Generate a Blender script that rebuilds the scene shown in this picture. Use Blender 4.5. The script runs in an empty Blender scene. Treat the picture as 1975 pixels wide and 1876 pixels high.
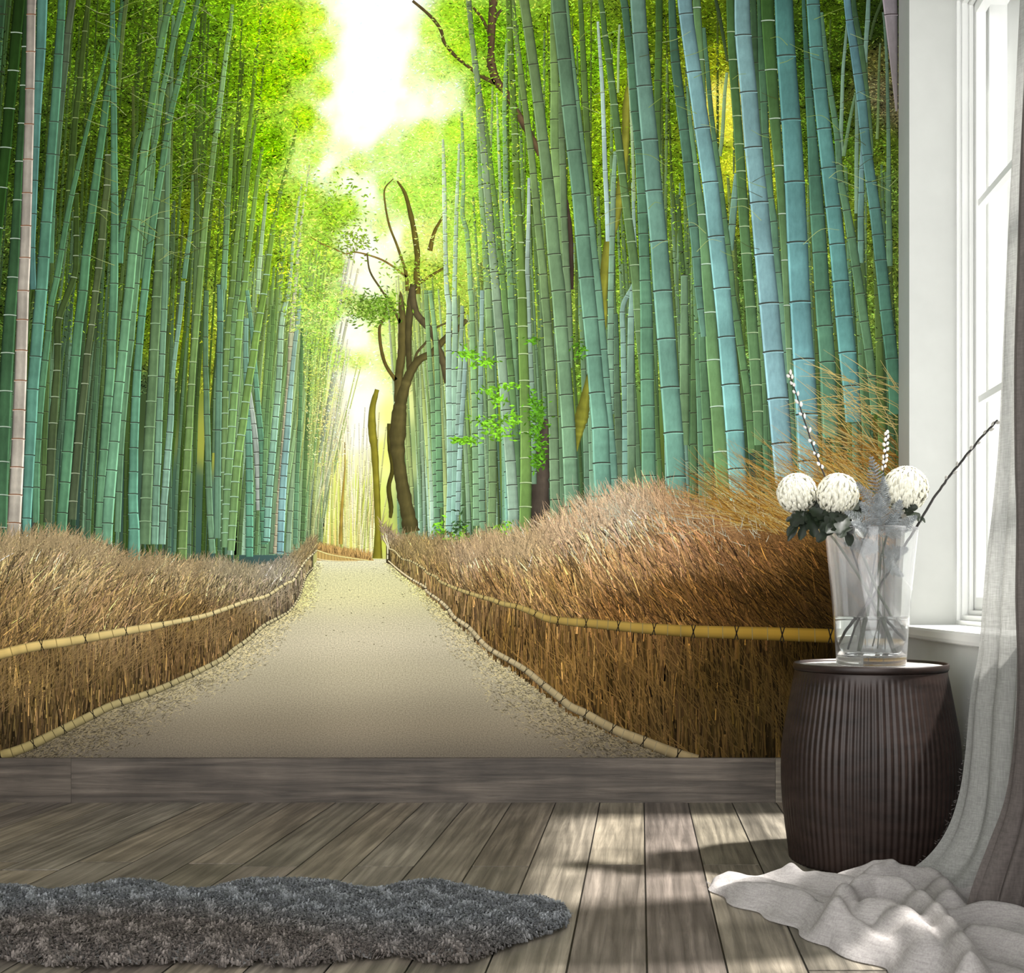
import bpy, math, random
import numpy as np
R = np.random.default_rng(7); random.seed(7)
sc = bpy.context.scene
COL = sc.collection
# ------------------------------------------------------------------ camera geometry
F = 2040.0; CX = 1235.0; CY = 1155.0; H = 0.75
D = F * H / 390.0                       # distance of the back wall
S = F / D                               # px per metre on the back wall
def at(px, py, d): return ((px - CX) * d / F, d, H - (py - CY) * d / F)
def fl(px, py):
    d = F * H / (py - CY); return ((px - CX) * d / F, d)
def lin(c):
    c = np.clip(np.asarray(c, float) / 255.0, 0, 1)
    return np.where(c <= 0.04045, c / 12.92, ((c + 0.055) / 1.055) ** 2.4)
# ------------------------------------------------------------------ helpers
def put(name, me, mat=None, parent=None):
    o = bpy.data.objects.new(name, me); COL.objects.link(o)
    if mat: me.materials.append(mat)
    if parent: o.parent = parent
    return o
def tag(o, label=None, cat=None, group=None, kind=None):
    if label: o['label'] = label
    if cat: o['category'] = cat
    if group: o['group'] = group
    if kind: o['kind'] = kind
    return o
def empty(name, loc):
    o = bpy.data.objects.new(name, None); COL.objects.link(o); o.location = loc; o.empty_display_size = .05
    return o
class MB:
    """collects vertices and faces of one mesh"""
    def __init__(s): s.v = []; s.f = []; s.c = []; s.ox = (0, 0, 0)
    def add(s, vs, fs, col=None):
        b = len(s.v); s.v += [tuple(v) for v in vs]; s.f += [tuple(i + b for i in f) for f in fs]
        if col is not None: s.c += [col] * len(vs)
        return b
    def box(s, x0, x1, y0, y1, z0, z1, col=None):
        vs = [(x0,y0,z0),(x1,y0,z0),(x1,y1,z0),(x0,y1,z0),(x0,y0,z1),(x1,y0,z1),(x1,y1,z1),(x0,y1,z1)]
        s.add(vs, [(0,3,2,1),(4,5,6,7),(0,1,5,4),(1,2,6,5),(2,3,7,6),(3,0,4,7)], col)
    def lathe(s, prof, c=(0,0), n=64, caps=True, rf=None):
        b = len(s.v)
        for (r, z) in prof:
            for k in range(n):
                a = 2 * math.pi * k / n; q = r * (rf(a, z) if rf else 1)
                s.v.append((c[0] + q * math.cos(a), c[1] + q * math.sin(a), z))
        for i in range(len(prof) - 1):
            for k in range(n):
                k2 = (k + 1) % n
                s.f.append((b + i*n + k, b + i*n + k2, b + (i+1)*n + k2, b + (i+1)*n + k))
        if caps:
            s.f.append(tuple(b + k for k in range(n))[::-1]); m = b + (len(prof)-1)*n
            s.f.append(tuple(m + k for k in range(n)))
    def tube(s, pts, rad, n=8, col=None):
        pts = [np.array(p, float) for p in pts]; b = len(s.v)
        if not hasattr(rad, '__len__'): rad = [rad] * len(pts)
        up = np.array((0.3, 1, 0.2)); up /= np.linalg.norm(up)
        for i, p in enumerate(pts):
            t = pts[min(i+1, len(pts)-1)] - pts[max(i-1, 0)]; t /= (np.linalg.norm(t) + 1e-9)
            a = np.cross(t, up); a /= (np.linalg.norm(a) + 1e-9); e = np.cross(t, a)
            for k in range(n):
                th = 2*math.pi*k/n; q = p + rad[i] * (a*math.cos(th) + e*math.sin(th)); s.v.append(tuple(q))
                if col is not None: s.c.append(col)
        for i in range(len(pts)-1):
            for k in range(n):
                k2 = (k+1) % n; s.f.append((b+i*n+k, b+i*n+k2, b+(i+1)*n+k2, b+(i+1)*n+k))
        s.f.append(tuple(b+k for k in range(n))[::-1]); m = b+(len(pts)-1)*n; s.f.append(tuple(m+k for k in range(n)))
    def grid(s, P):
        b = len(s.v); m, n = len(P), len(P[0])
        for row in P: s.v += [tuple(p) for p in row]
        for i in range(m-1):
            for j in range(n-1): s.f.append((b+i*n+j, b+i*n+j+1, b+(i+1)*n+j+1, b+(i+1)*n+j))
    def build(s, name, mat, parent=None, smooth=True, off=(0,0,0)):
        me = bpy.data.meshes.new(name)
        vs = s.v if off == (0,0,0) else [(x-off[0], y-off[1], z-off[2]) for x, y, z in s.v]
        me.from_pydata(vs, [], s.f); me.update()
        if smooth: me.polygons.foreach_set('use_smooth', [True]*len(me.polygons))
        if s.c:
            a = me.color_attributes.new('Col', 'FLOAT_COLOR', 'POINT')
            a.data.foreach_set('color', np.c_[np.array(s.c, float), np.ones(len(s.c))].ravel())
        return put(name, me, mat, parent)
def cr(pts, n):
    """Catmull-Rom resampling of a list of tuples"""
    P = np.array(pts, float); P = np.vstack([2*P[0]-P[1], P, 2*P[-1]-P[-2]]); out = []
    for i in range(1, len(P)-2):
        for k in range(n):
            t = k/n; out.append(.5*((2*P[i]) + (-P[i-1]+P[i+1])*t + (2*P[i-1]-5*P[i]+4*P[i+1]-P[i+2])*t*t + (-P[i-1]+3*P[i]-3*P[i+1]+P[i+2])*t**3))
    out.append(P[-2]); return np.array(out)
# ------------------------------------------------------------------ materials
def mat(name, col=(.8,.8,.8), rough=.6, metal=0, spec=.5, vc=False, noise=None, bump=None, **kw):
    m = bpy.data.materials.new(name); m.use_nodes = True; nt = m.node_tree; N = nt.nodes; L = nt.links
    b = N['Principled BSDF']; b.inputs['Roughness'].default_value = rough; b.inputs['Metallic'].default_value = metal
    b.inputs['Specular IOR Level'].default_value = spec; b.inputs['Base Color'].default_value = (*col, 1)
    for k, v in kw.items(): b.inputs[k.replace('_', ' ')].default_value = v
    src = None
    if vc: a = N.new('ShaderNodeVertexColor'); a.layer_name = 'Col'; src = a.outputs['Color']
    if noise:                                   # (scale xyz, lo, hi, detail)
        tc = N.new('ShaderNodeTexCoord'); mp = N.new('ShaderNodeMapping'); mp.inputs['Scale'].default_value = noise[0]
        L.new(tc.outputs['Object'], mp.inputs['Vector'])
        nz = N.new('ShaderNodeTexNoise'); nz.inputs['Scale'].default_value = 1; nz.inputs['Detail'].default_value = noise[3]
        nz.inputs['Roughness'].default_value = .65
        L.new(mp.outputs['Vector'], nz.inputs['Vector'])
        mr = N.new('ShaderNodeMapRange'); mr.inputs['From Min'].default_value = .3; mr.inputs['From Max'].default_value = .7
        mr.inputs['To Min'].default_value = noise[1]; mr.inputs['To Max'].default_value = noise[2]
        L.new(nz.outputs['Fac'], mr.inputs['Value'])
        mx = N.new('ShaderNodeMix'); mx.data_type = 'RGBA'; mx.blend_type = 'MULTIPLY'; mx.inputs['Factor'].default_value = 1
        if src: L.new(src, mx.inputs[6])
        else: mx.inputs[6].default_value = (*col, 1)
        L.new(mr.outputs['Result'], mx.inputs[7]); src = mx.outputs[2]
        if bump:
            bp = N.new('ShaderNodeBump'); bp.inputs['Strength'].default_value = bump; bp.inputs['Distance'].default_value = .002
            L.new(nz.outputs['Fac'], bp.inputs['Height']); L.new(bp.outputs['Normal'], b.inputs['Normal'])
    if src: L.new(src, b.inputs['Base Color'])
    return m
PR = mat('printed_paper', vc=True, rough=1, spec=0)
PC = mat('printed_culm', vc=True, rough=1, spec=0, noise=((70, 1, 28), .86, 1.12, 5))
PP = mat('printed_path', vc=True, rough=1, spec=0, noise=((190, 1, 260), .62, 1.36, 4))
# ------------------------------------------------------------------ the mural: paint with flat coloured shapes at their place on the wall
G = 0.93                                        # paper white
EXT0, EXT1 = -420, -330                         # print continues left of and above the frame
class Ink:
    def __init__(s): s.V = []; s.C = []; s.Fc = []; s.n = 0
    def quads(s, P, Cc, z):
        """P (n,4,2) pixel positions, Cc (n,4,3) srgb, z (n,) layer in mm"""
        n = len(P)
        if n == 0: return
        X = (P[..., 0] - CX) / S; Z = H - (P[..., 1] - CY) / S; Y = -np.broadcast_to(np.asarray(z, float).reshape(-1, 1), X.shape) * 1e-3
        s.V.append(np.stack([X, Y, Z], -1).reshape(-1, 3)); s.C.append((lin(Cc) * G).reshape(-1, 3))
        s.Fc.append(np.arange(n*4).reshape(n, 4) + s.n); s.n += n*4
    def ribbon(s, P, W, prof, cols, z, clip=None):
        """centre line P (m,2), widths W (m,), prof [(u, multiplier)], cols (m,3)"""
        T = np.gradient(P, axis=0); T /= np.linalg.norm(T, axis=1, keepdims=True) + 1e-9
        Nn = np.stack([-T[:, 1], T[:, 0]], 1)
        # right-hand side of picture = larger u
        sg = np.sign(Nn[:, 0].mean() or 1); Nn = Nn * sg
        rows = [P + Nn * (W * (u - .5))[:, None] for u, _ in prof]; cc = [np.clip(cols * k, 0, 255) for _, k in prof]
        for j in range(len(prof)-1):
            Q = np.stack([rows[j][:-1], rows[j+1][:-1], rows[j+1][1:], rows[j][1:]], 1)
            K = np.stack([cc[j][:-1], cc[j+1][:-1], cc[j+1][1:], cc[j][1:]], 1)
            s.quads(Q, K, np.full(len(Q), z))
    def strands(s, x, y, ang, L, w, bend, col, z, seg=3):
        """curved tapering strokes; ang in degrees from vertical, + leans right"""
        n = len(x); t = np.linspace(0, 1, seg+1); a = np.radians(ang); b = np.radians(bend)
        px, py = [x], [y]
        for k in range(seg):
            aa = a + b * (t[k] + .5/seg); px.append(px[-1] + np.sin(aa)*L/seg); py.append(py[-1] - np.cos(aa)*L/seg)
        for k in range(seg):
            aa = a + b * (t[k] + .5/seg); nx, ny = np.cos(aa), np.sin(aa)
            w0 = w*(1-.75*t[k])/2; w1 = w*(1-.75*t[k+1])/2
            Q = np.stack([np.stack([px[k]-nx*w0, py[k]-ny*w0], 1), np.stack([px[k]+nx*w0, py[k]+ny*w0], 1),
                          np.stack([px[k+1]+nx*w1, py[k+1]+ny*w1], 1), np.stack([px[k+1]-nx*w1, py[k+1]-ny*w1], 1)], 1)
            K = np.repeat(np.clip(col*(1+.18*(t[k]-.5)), 0, 255)[:, None, :], 4, 1)
            s.quads(Q, K, z)
    def leaves(s, x, y, ang, L, w, col, z):
        """pointed leaf strokes (a rhombus each)"""
        a = np.radians(ang); dx, dy = np.sin(a)*L/2, -np.cos(a)*L/2; nx, ny = np.cos(a)*w/2, np.sin(a)*w/2
        Q = np.stack([np.stack([x-dx, y-dy], 1), np.stack([x+nx, y+ny], 1), np.stack([x+dx, y+dy], 1), np.stack([x-nx, y-ny], 1)], 1)
        s.quads(Q, np.repeat(np.clip(col, 0, 255)[:, None, :], 4, 1), z)
    def poly(s, pts, colf, z, step=14):
        """rows of quads between a left and right boundary: pts [(y, xl, xr)]"""
        y0, y1 = pts[0][0], pts[-1][0]; ys = np.linspace(y0, y1, max(2, int((y1-y0)/step)+1))
        Yp = [p[0] for p in pts]; xl = np.interp(ys, Yp, [p[1] for p in pts]); xr = np.interp(ys, Yp, [p[2] for p in pts])
        m = 40; U = np.linspace(0, 1, m); X = xl[:, None]*(1-U) + xr[:, None]*U; Yy = np.repeat(ys[:, None], m, 1)
        s.gridc(X, Yy, colf(X, Yy), z)
    def gridc(s, X, Y, Cc, z):
        P = np.stack([X, Y], -1)
        Q = np.stack([P[:-1, :-1], P[:-1, 1:], P[1:, 1:], P[1:, :-1]], 2).reshape(-1, 4, 2)
        K = np.stack([Cc[:-1, :-1], Cc[:-1, 1:], Cc[1:, 1:], Cc[1:, :-1]], 2).reshape(-1, 4, 3)
        s.quads(Q, K, np.full(len(Q), z))
    def build(s, name, m, parent=None, label=None, kind=None):
        V = np.concatenate(s.V); C_ = np.concatenate(s.C); Fc = np.concatenate(s.Fc)
        # keep inside the printed sheet
        V[:, 0] = np.minimum(V[:, 0], XR); V[:, 2] = np.clip(V[:, 2], ZB, ZT); V[:, 0] = np.maximum(V[:, 0], XL)
        # make faces look at the room
        A = V[Fc]; a, b = A[:, 1]-A[:, 0], A[:, 2]-A[:, 0]; c, d = b, A[:, 3]-A[:, 0]
        ar = (a[:, 2]*b[:, 0]-a[:, 0]*b[:, 2]) + (c[:, 2]*d[:, 0]-c[:, 0]*d[:, 2]); flip = ar > 0
        Fc[flip] = Fc[flip][:, ::-1]
        keep = np.abs(ar) > 1e-9; Fc = Fc[keep]
        me = bpy.data.meshes.new(name); me.vertices.add(len(V)); me.vertices.foreach_set('co', V.astype(np.float32).ravel())
        me.loops.add(len(Fc)*4); me.loops.foreach_set('vertex_index', Fc.astype(np.int32).ravel())
        me.polygons.add(len(Fc)); me.polygons.foreach_set('loop_start', np.arange(len(Fc), dtype=np.int32)*4)
        me.update(calc_edges=True)
        at_ = me.color_attributes.new('Col', 'FLOAT_COLOR', 'POINT')
        at_.data.foreach_set('color', np.c_[C_, np.ones(len(C_))].astype(np.float32).ravel())
        o = put(name, me, m, parent)
        if parent is None: o.location = (0, D - .0005, 0)
        if label: o['label'] = label
        if kind: o['kind'] = kind
        return o
XL = (EXT0 - CX)/S; XR = (1733 - CX)/S; ZT = H - (EXT1 - CY)/S; ZB = H - (1463 - CY)/S
FIELD = np.array([   # x, y, r, g, b : broad colours of the printed picture behind the stems
(-300,0,45,75,15),(0,-200,60,95,15),(0,40,50,80,10),(60,300,60,95,15),(150,60,95,140,15),(250,60,90,135,15),(250,250,85,125,12),(330,130,95,140,15),(330,330,80,118,12),(150,350,72,100,12),(200,500,80,115,20),(380,50,105,160,15),(380,200,95,145,15),(380,420,120,150,15),(300,520,90,125,18),
(440,0,125,185,15),(440,150,105,155,10),(450,320,95,140,10),(460,470,110,150,20),(500,60,150,215,10),(520,160,150,215,5),(520,280,135,205,5),(530,400,150,205,20),(530,520,150,195,30),(560,40,175,235,15),(580,120,165,235,10),(590,230,180,240,20),(560,-200,190,240,60),(440,-200,130,190,30),
(610,30,205,250,60),(625,90,200,250,50),(625,170,205,250,70),(620,250,215,250,100),(610,310,205,250,90),(590,380,185,235,60),(645,60,240,255,170),(650,140,250,255,215),(645,220,250,255,215),(660,20,255,255,245),(640,0,250,255,220),
(700,-250,255,255,255),(720,0,255,255,255),(720,100,255,255,255),(700,200,255,255,255),(740,180,255,255,255),(780,60,250,255,225),(790,160,240,255,190),(770,200,250,255,225),(700,250,250,255,235),(660,290,240,255,190),
(650,330,215,245,120),(690,320,205,245,110),(670,400,180,230,60),(640,420,165,215,50),(700,360,245,255,220),(690,470,255,252,228),(620,480,170,220,60),(650,510,175,220,70),(690,520,250,250,200),(700,540,255,255,235),
(740,290,205,250,120),(760,260,230,255,170),(790,280,195,245,100),(820,250,205,250,90),(740,360,190,235,100),(780,380,180,230,80),(820,380,185,235,85),(740,440,215,240,130),(790,460,220,240,120),(830,470,220,235,120),(800,520,190,220,70),(850,540,170,205,60),(740,510,240,250,190),
(830,60,205,245,90),(850,130,210,250,110),(810,120,225,255,150),(870,30,170,230,40),(880,100,175,235,40),(860,190,240,255,190),(830,200,235,255,170),(880,250,185,240,60),(880,330,170,230,60),(880,450,180,225,80),
(930,60,130,200,15),(930,180,140,205,25),(940,300,145,215,35),(950,420,150,205,40),(1000,100,115,175,15),(1020,220,125,185,20),(1000,330,120,175,20),(1010,500,135,175,40),(1090,60,120,165,15),(1100,200,125,180,20),(1100,380,130,175,25),(1140,120,110,165,15),(1160,300,120,160,15),(1190,200,130,165,15),(1170,450,110,150,20),
(1250,60,95,130,12),(1280,200,100,140,15),(1290,330,110,150,20),(1290,480,115,160,25),(1360,60,90,120,10),(1370,120,150,170,20),(1395,190,235,225,90),(1390,240,215,215,60),(1370,300,130,165,15),(1400,330,190,205,40),(1370,420,120,160,20),(1420,420,140,160,30),(1430,500,90,130,40),
(1480,100,60,95,20),(1550,100,60,95,15),(1610,40,75,110,10),(1600,150,60,90,8),(1610,260,75,120,15),(1650,60,50,80,8),(1690,50,45,70,10),(1700,120,95,100,35),(1690,180,120,120,65),(1660,230,80,105,20),(1720,200,110,110,60),(1640,330,100,140,25),(1700,290,95,125,25),(1720,380,110,145,45),(1650,430,135,165,35),(1690,520,110,140,40),(1650,560,110,145,40),
(40,600,70,105,25),(130,600,120,160,25),(250,620,110,150,20),(350,650,140,165,20),(60,760,55,85,45),(160,780,70,100,55),(300,780,80,110,50),(420,700,150,170,40),(420,850,170,180,70),(60,950,60,100,80),(200,950,75,115,85),(350,950,85,125,85),(460,950,100,140,110),(500,600,150,185,50),(540,700,160,195,80),
(600,560,170,220,70),(640,600,185,235,90),(670,570,180,215,90),(700,600,180,215,90),(720,640,215,240,120),(620,660,180,225,80),(650,690,205,240,110),(690,640,255,255,225),(690,700,220,245,120),(690,740,255,255,210),(600,740,190,215,90),(640,760,235,245,150),(690,800,255,255,245),(660,810,252,252,190),(620,820,225,225,130),(700,880,250,250,190),(650,900,235,240,130),(620,950,215,225,110),(700,950,225,238,110),(670,1000,228,235,120),(710,1040,215,225,90),(640,1050,235,215,120),
(760,600,190,225,80),(760,700,225,240,130),(750,800,240,245,150),(740,870,235,240,130),(820,620,180,205,80),(820,700,175,190,90),(820,850,150,180,110),(820,980,110,150,100),(900,640,170,200,60),(900,800,150,185,70),(900,950,130,165,70),(960,650,150,190,50),(960,850,120,150,50),(1000,780,140,170,40),(1040,700,170,190,40),(1040,900,80,110,40),(1100,700,110,150,40),(1100,900,80,120,70),(1180,700,120,165,50),(1230,800,110,150,70),(1300,640,120,165,70),(1330,700,160,190,50),(1330,850,110,130,40),(1340,960,60,100,60),(1430,600,100,140,50),(1450,800,60,105,80),(1600,650,150,150,40),(1610,700,110,130,50),(1650,700,70,120,80),(1690,650,120,155,50),(1710,760,90,130,40),(1600,900,90,100,50),(1500,950,70,110,80),(1700,900,110,95,40),(1000,1030,90,130,80),(700,1100,200,190,140),(430,1050,80,120,95),(470,1075,75,110,85),(510,1075,80,115,95),(540,1055,85,125,100),(570,1040,95,135,105),(380,1070,80,120,90)], float)
_l = FIELD[:, 2:].mean(1); _k = np.interp(_l, [70, 120, 170], [1, .6, 0])[:, None]
FIELD[:, 2:] = FIELD[:, 2:]*(1-_k)+_k*(FIELD[:, 2:]*np.array([.80, .78, .9])+np.array([2, 0, 6]))
FIELD[:, 2:] *= np.clip(np.interp(FIELD[:, 0], [200, 460, 1150, 1450], [.80, 1, 1, .86])+np.interp(_l, [110, 190], [0, .25]), 0, 1)[:, None]
_sky = [(x, y, 255, 255, 255) for y, a, c in ((-320,640,800),(-270,640,800),(-220,645,800),(-170,645,800),(-120,650,800),(-70,650,795),(-30,655,795),(0,668,790),(35,678,788),(70,672,785),(105,676,775),(140,672,780),(175,662,780),(205,668,770),(232,672,748),(256,690,722)) for x in np.arange(a, c, 22)]
_sky += [(x, y, 254, 255, 240) for x, y in ((808,206),(825,204),(800,212),(842,198),(684,478),(700,486),(695,500),(712,470),(690,532),(705,545),(672,640),(690,634),(705,646),(685,656),(672,735),(690,728),(688,760),(700,772),(684,790),(698,806),(690,825),(702,838),(696,856),(640,318),(622,322),(735,505),(760,455),(712,372),(672,345),(655,245),(640,205))]
FIELD = np.vstack([FIELD, np.array(_sky, float)])
def field(x, y):
    x = np.asarray(x, float); y = np.asarray(y, float); sh = x.shape; x = x.ravel(); y = y.ravel(); out = np.empty((len(x), 3))
    for i in range(0, len(x), 20000):
        d2 = (x[i:i+20000, None]-FIELD[:, 0])**2 + ((y[i:i+20000, None]-FIELD[:, 1])*.9)**2 + 60.
        w = d2**-2.1; out[i:i+20000] = (w @ FIELD[:, 2:]) / w.sum(1, keepdims=True)
    return out.reshape(*sh, 3)
bk = Ink()
gx, gy = np.meshgrid(np.arange(EXT0, 1746, 12), np.arange(EXT1, 1476, 12))
bk.gridc(gx, gy, field(gx, gy), 0.0)
mural = bk.build('wall_mural', PR)
tag(mural, 'large printed wall mural of a sandy path through tall green bamboo, covering the back wall', 'wall mural')
# ---- foliage strokes
def foliage(n, x0, x1, y0, y1, z0, z1, name, smin=.5, smax=1.55, Lr=(5, 15), dens=None, lab=None):
    k = Ink(); x = R.uniform(x0, x1, n); y = R.uniform(y0, y1, n)
    if dens is not None:
        m = R.random(n) < dens(x, y); x, y = x[m], y[m]
    n = len(x); c = field(x, y); lum = c.mean(1)
    # clumps: brightness follows soft twig-sized groups
    cl = np.sin(x*.061+2*np.sin(y*.043))*np.sin(y*.071+2*np.sin(x*.037)) + .6*np.sin(x*.19+y*.13)*np.sin(y*.21-x*.11)
    amp = np.interp(lum, [50, 110, 160, 215, 250], [1.25, .85, .38, .16, .02])
    g = 1 + amp*(R.normal(0, .42, n) + .28*cl)
    g = np.clip(g, .18, 2.1); col = c*g[:, None]*np.array([1.02, 1.0, 1.05])
    sky = R.random(n) < np.interp(lum, [60, 100, 140, 200], [.035, .05, .05, .10])
    col[sky] = np.minimum(255, c[sky]*1.25 + np.array([75, 75, 45]))
    col[:, 0] *= R.uniform(.88, 1.1, n)
    ang = R.normal(75, 38, n) * np.where(R.random(n) < .5, -1, 1)
    L = R.uniform(*Lr, n); w = L*R.uniform(.16, .32, n)
    k.leaves(x, y, ang, L, np.maximum(w, 1.6), col, R.uniform(z0, z1, n))
    return k.build(name, PR, mural, lab, 'stuff')
skyd = lambda x, y: np.interp(field(x, y)[:, 2], [120, 200, 235], [1, .35, .02])
foliage(210000, EXT0, 1745, EXT1, 760, .10, .35, 'bamboo_foliage', Lr=(4, 10), dens=skyd)
# ---- stems
PROF_L = [(0, .42), (.05, .62), (.15, .92), (.45, 1.06), (.72, .97), (.84, 1.0), (.90, 1.42), (.96, 1.48), (1, .80)]
PROF_R = [(0, .75), (.04, 1.36), (.09, 1.30), (.13, 1.06), (.35, 1.04), (.7, .98), (.88, .82), (.96, .62), (1, .5)]
def culm(k, pts, ct, cb, z, prof=PROF_L, sp=None, node=None, light=None, ext=True):
    P = np.array(pts, float); c0, c1 = np.array(ct, float), np.array(cb, float)
    if ct[0] < ct[1]:
        f_ = .84 if P[:, 0].mean() < 450 else .89; ds = .18 if P[:, 0].mean() < 1000 else .27
        c0, c1 = [(q*(1-ds)+q.mean()*ds)*f2*np.array([1.04, 1, .97 if P[:, 0].mean() < 700 else 1]) for q, f2 in ((c0, f_), (c1, f_+.09))]
    node = np.array(node if node is not None else (52, 50, 42), float)
    C = cr(P, 7) if len(P) > 2 else cr(np.vstack([P[0], (P[0]+P[1])/2, P[1]]), 7)
    xy, W = C[:, :2], C[:, 2]; yy = xy[:, 1]
    if ext and P[0][1] < 8 and xy[0, 1] > EXT1:       # runs on above the frame
        dv = (xy[0]-xy[3]); dv = dv/abs(dv[1]+1e-9)*40; m = 8
        pre = np.array([xy[0]+dv*i for i in range(m, 0, -1)]); xy = np.vstack([pre, xy]); W = np.r_[np.full(m, W[0]), W]; yy = xy[:, 1]
    y0, y1 = P[0][1], P[-1][1]; t = np.clip((yy-y0)/(y1-y0+1e-9), 0, 1)[:, None]
    nz = 1 + .05*np.sin(yy*.031+z*90)[:, None] + R.normal(0, .02, (len(yy), 1)); cols = (c0*(1-t)+c1*t)*nz
    k.ribbon(xy, W, prof, cols, z)
    # nodes
    if sp: ny = []; y = y0 + R.uniform(.2, .9)*sp*.7; 
    if sp:
        while y < y1-3: ny.append(y); y += sp*(.72+.5*(1-(y-y0)/(y1-y0+1)))
    else: ny = [p[1] for p in P[1:-1]] + ([P[0][1]] if P[0][1] > 8 else [])
    for y in ny:
        x = np.interp(y, yy, xy[:, 0]); w = np.interp(y, yy, W); sl = (np.interp(y+6, yy, xy[:, 0])-np.interp(y-6, yy, xy[:, 0]))/12
        u = np.linspace(-.52, .52, 7); th = max(1.5, w*.062); bow = -w*.045*(1-(u/.52)**2)
        px = x + u*w; py = y + bow - sl*u*w*.75 + (0)
        base = np.interp(y, yy, np.arange(len(yy))); bc = cols[int(base)]
        nc = node if light is None else np.array(light, float); fa = np.interp(w, [4, 12], [.2, .85])
        def line(dy, h, cc, zz):
            up = np.stack([px, py+dy], 1); lo = np.stack([px, py+dy+h], 1)
            Q = np.stack([up[:-1], up[1:], lo[1:], lo[:-1]], 1); k.quads(Q, np.broadcast_to(np.clip(cc, 0, 255), (len(Q), 4, 3)), np.full(len(Q), zz))
        line(0, th*(1.25 if w > 9 else .8), (1-fa)*bc+fa*nc, z+.006); line(th*1.25, th*.8, bc*(1.16 if light is None else .72)+5, z+.004)
def panel(x0, y0, s): return lambda *q: [(x0+a/s, y0+b/s, c/s) for a, b, c in q]
TL, BL = panel(0, 0, 3.351), panel(0, 560, 3.351)
C1, C2 = panel(420, 0, 3.35), panel(420, 560, 3.35)
R1, R2 = panel(880, 0, 3.349), panel(880, 560, 3.349)
R3, R4 = panel(1290, 0, 3.351), panel(1290, 560, 3.351)
# far thicket of thin stems: nobody could count it
k = Ink()
def thick(n, x0, x1, ytop, ybot, w0, w1, lean, cols, zz=(.40, .55), spw=4.0):
    for i in range(n):
        xb = R.uniform(x0, x1); w = R.uniform(w0, w1); yt = ytop + R.uniform(-70, 90); yb = ybot if not callable(ybot) else ybot(xb)
        ln = lean(xb)*(1+R.normal(0, .35)) + R.normal(0, 10); c = np.array(cols[R.integers(len(cols))], float)*R.uniform(.82, 1.12)
        q_ = np.interp(xb, [500, 600, 780, 900], [.45, .92, .8, .45]); ct = (1-q_)*c + q_*field(np.array([xb+ln]), np.array([float(yt)]))[0]
        culm(k, [(xb+ln, yt, w*.55), (xb+ln*.55, yt*.62+yb*.38, w*.8), (xb+ln*.15, yt*.25+yb*.75, w), (xb, yb, w*1.05)], ct, c, R.uniform(*zz), PROF_L if xb < 700 else PROF_R, sp=w*spw+12, ext=False)
GL = [(75,120,90),(80,125,100),(60,95,65),(95,140,110),(75,110,60),(100,150,130),(60,85,60)]
thick(62, -40, 480, 430, 1090, 5, 12, lambda x: 40, GL)
thick(45, -60, 440, 60, 1080, 4, 9, lambda x: 55, [(55,85,30),(60,90,40),(70,105,50)], (.36, .44))
thick(80, 440, 600, 520, 1070, 4, 10, lambda x: 30+(x-440)*.2, [(115,160,125),(95,145,105),(130,175,150),(85,125,80),(140,180,160)])
thick(80, 560, 622, 720, 1060, 2.2, 5, lambda x: 22+(x-560)*.35, [(130,165,120),(110,150,95),(150,180,130),(90,130,70),(170,190,120)])
thick(75, 612, 735, 850, 1075, 1.8, 4.5, lambda x: 6, [(205,225,120),(185,210,85),(235,240,160),(240,225,130),(170,190,70),(235,235,190)])
thick(70, 770, 960, 600, 1040, 4, 9, lambda x: -18, [(130,175,140),(110,160,125),(95,140,90),(145,190,170),(150,180,110),(80,120,70)])
thick(90, 940, 1340, 420, 1050, 6, 14, lambda x: -25, [(95,145,105),(80,130,85),(105,160,130),(85,120,60),(70,110,60),(110,165,150)])
thick(70, 1330, 1740, 380, 1010, 8, 17, lambda x: -30, [(75,130,95),(65,115,80),(85,145,115),(75,110,50),(60,100,60)])
thick(40, 960, 1700, 40, 700, 4, 8, lambda x: 10*math.sin(x), [(80,115,40),(100,145,90),(70,100,35)], (.36, .44))
thick(26, EXT0, -30, -250, 1050, 22, 40, lambda x: 70, [(60,105,70),(70,125,95),(55,90,50)], (.56, .60), 3.2)
k.build('distant_bamboo_thicket', PC, mural, kind='stuff')
foliage(42000, -50, 1745, 60, 660, .57, .66, 'foliage_over_distant_stems', Lr=(4, 9), dens=lambda x, y: skyd(x, y)*np.interp(y, [100, 620], [.8, .25]))
# ---- trees of the picture
def limb(k, pts, c, z, rough=.1):
    C = cr(pts, 5); n = len(C); W = C[:, 2]*(1+R.normal(0, rough*.5, n))
    k.ribbon(C[:, :2], W, [(0, .7), (.15, .85), (.4, 1.0), (.7, 1.12), (.9, .9), (1, .65)], np.clip(np.array(c, float)*np.array([.82, .86, .86])*(1+R.normal(0, .05, (n, 1))), 0, 255), z)
TREE = (112, 98, 55)
k = Ink()
limb(k, C2((1180,0,0.1),(1185,60,30),(1195,250,55),(1190,400,56),(1170,560,52),(1165,720,55)), TREE, .70)
limb(k, C2((1265,-40,45),(1240,150,50),(1232,300,42),(1235,430,38),(1240,520,40)), (98,86,52), .705)
limb(k, C2((1610,190,24),(1540,260,34),(1470,310,40),(1390,400,46),(1300,450,50),(1240,540,62),(1205,640,66),(1178,750,84),(1168,860,100),(1160,1000,95),(1180,1180,85),(1205,1330,90),(1230,1450,95),(1250,1560,105)), (108,95,55), .71)
limb(k, C2((1110,860,30),(1110,1000,30),(1130,1150,28),(1105,1270,30),(1120,1400,32),(1115,1470,20)), (95,85,35), .70)
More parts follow.
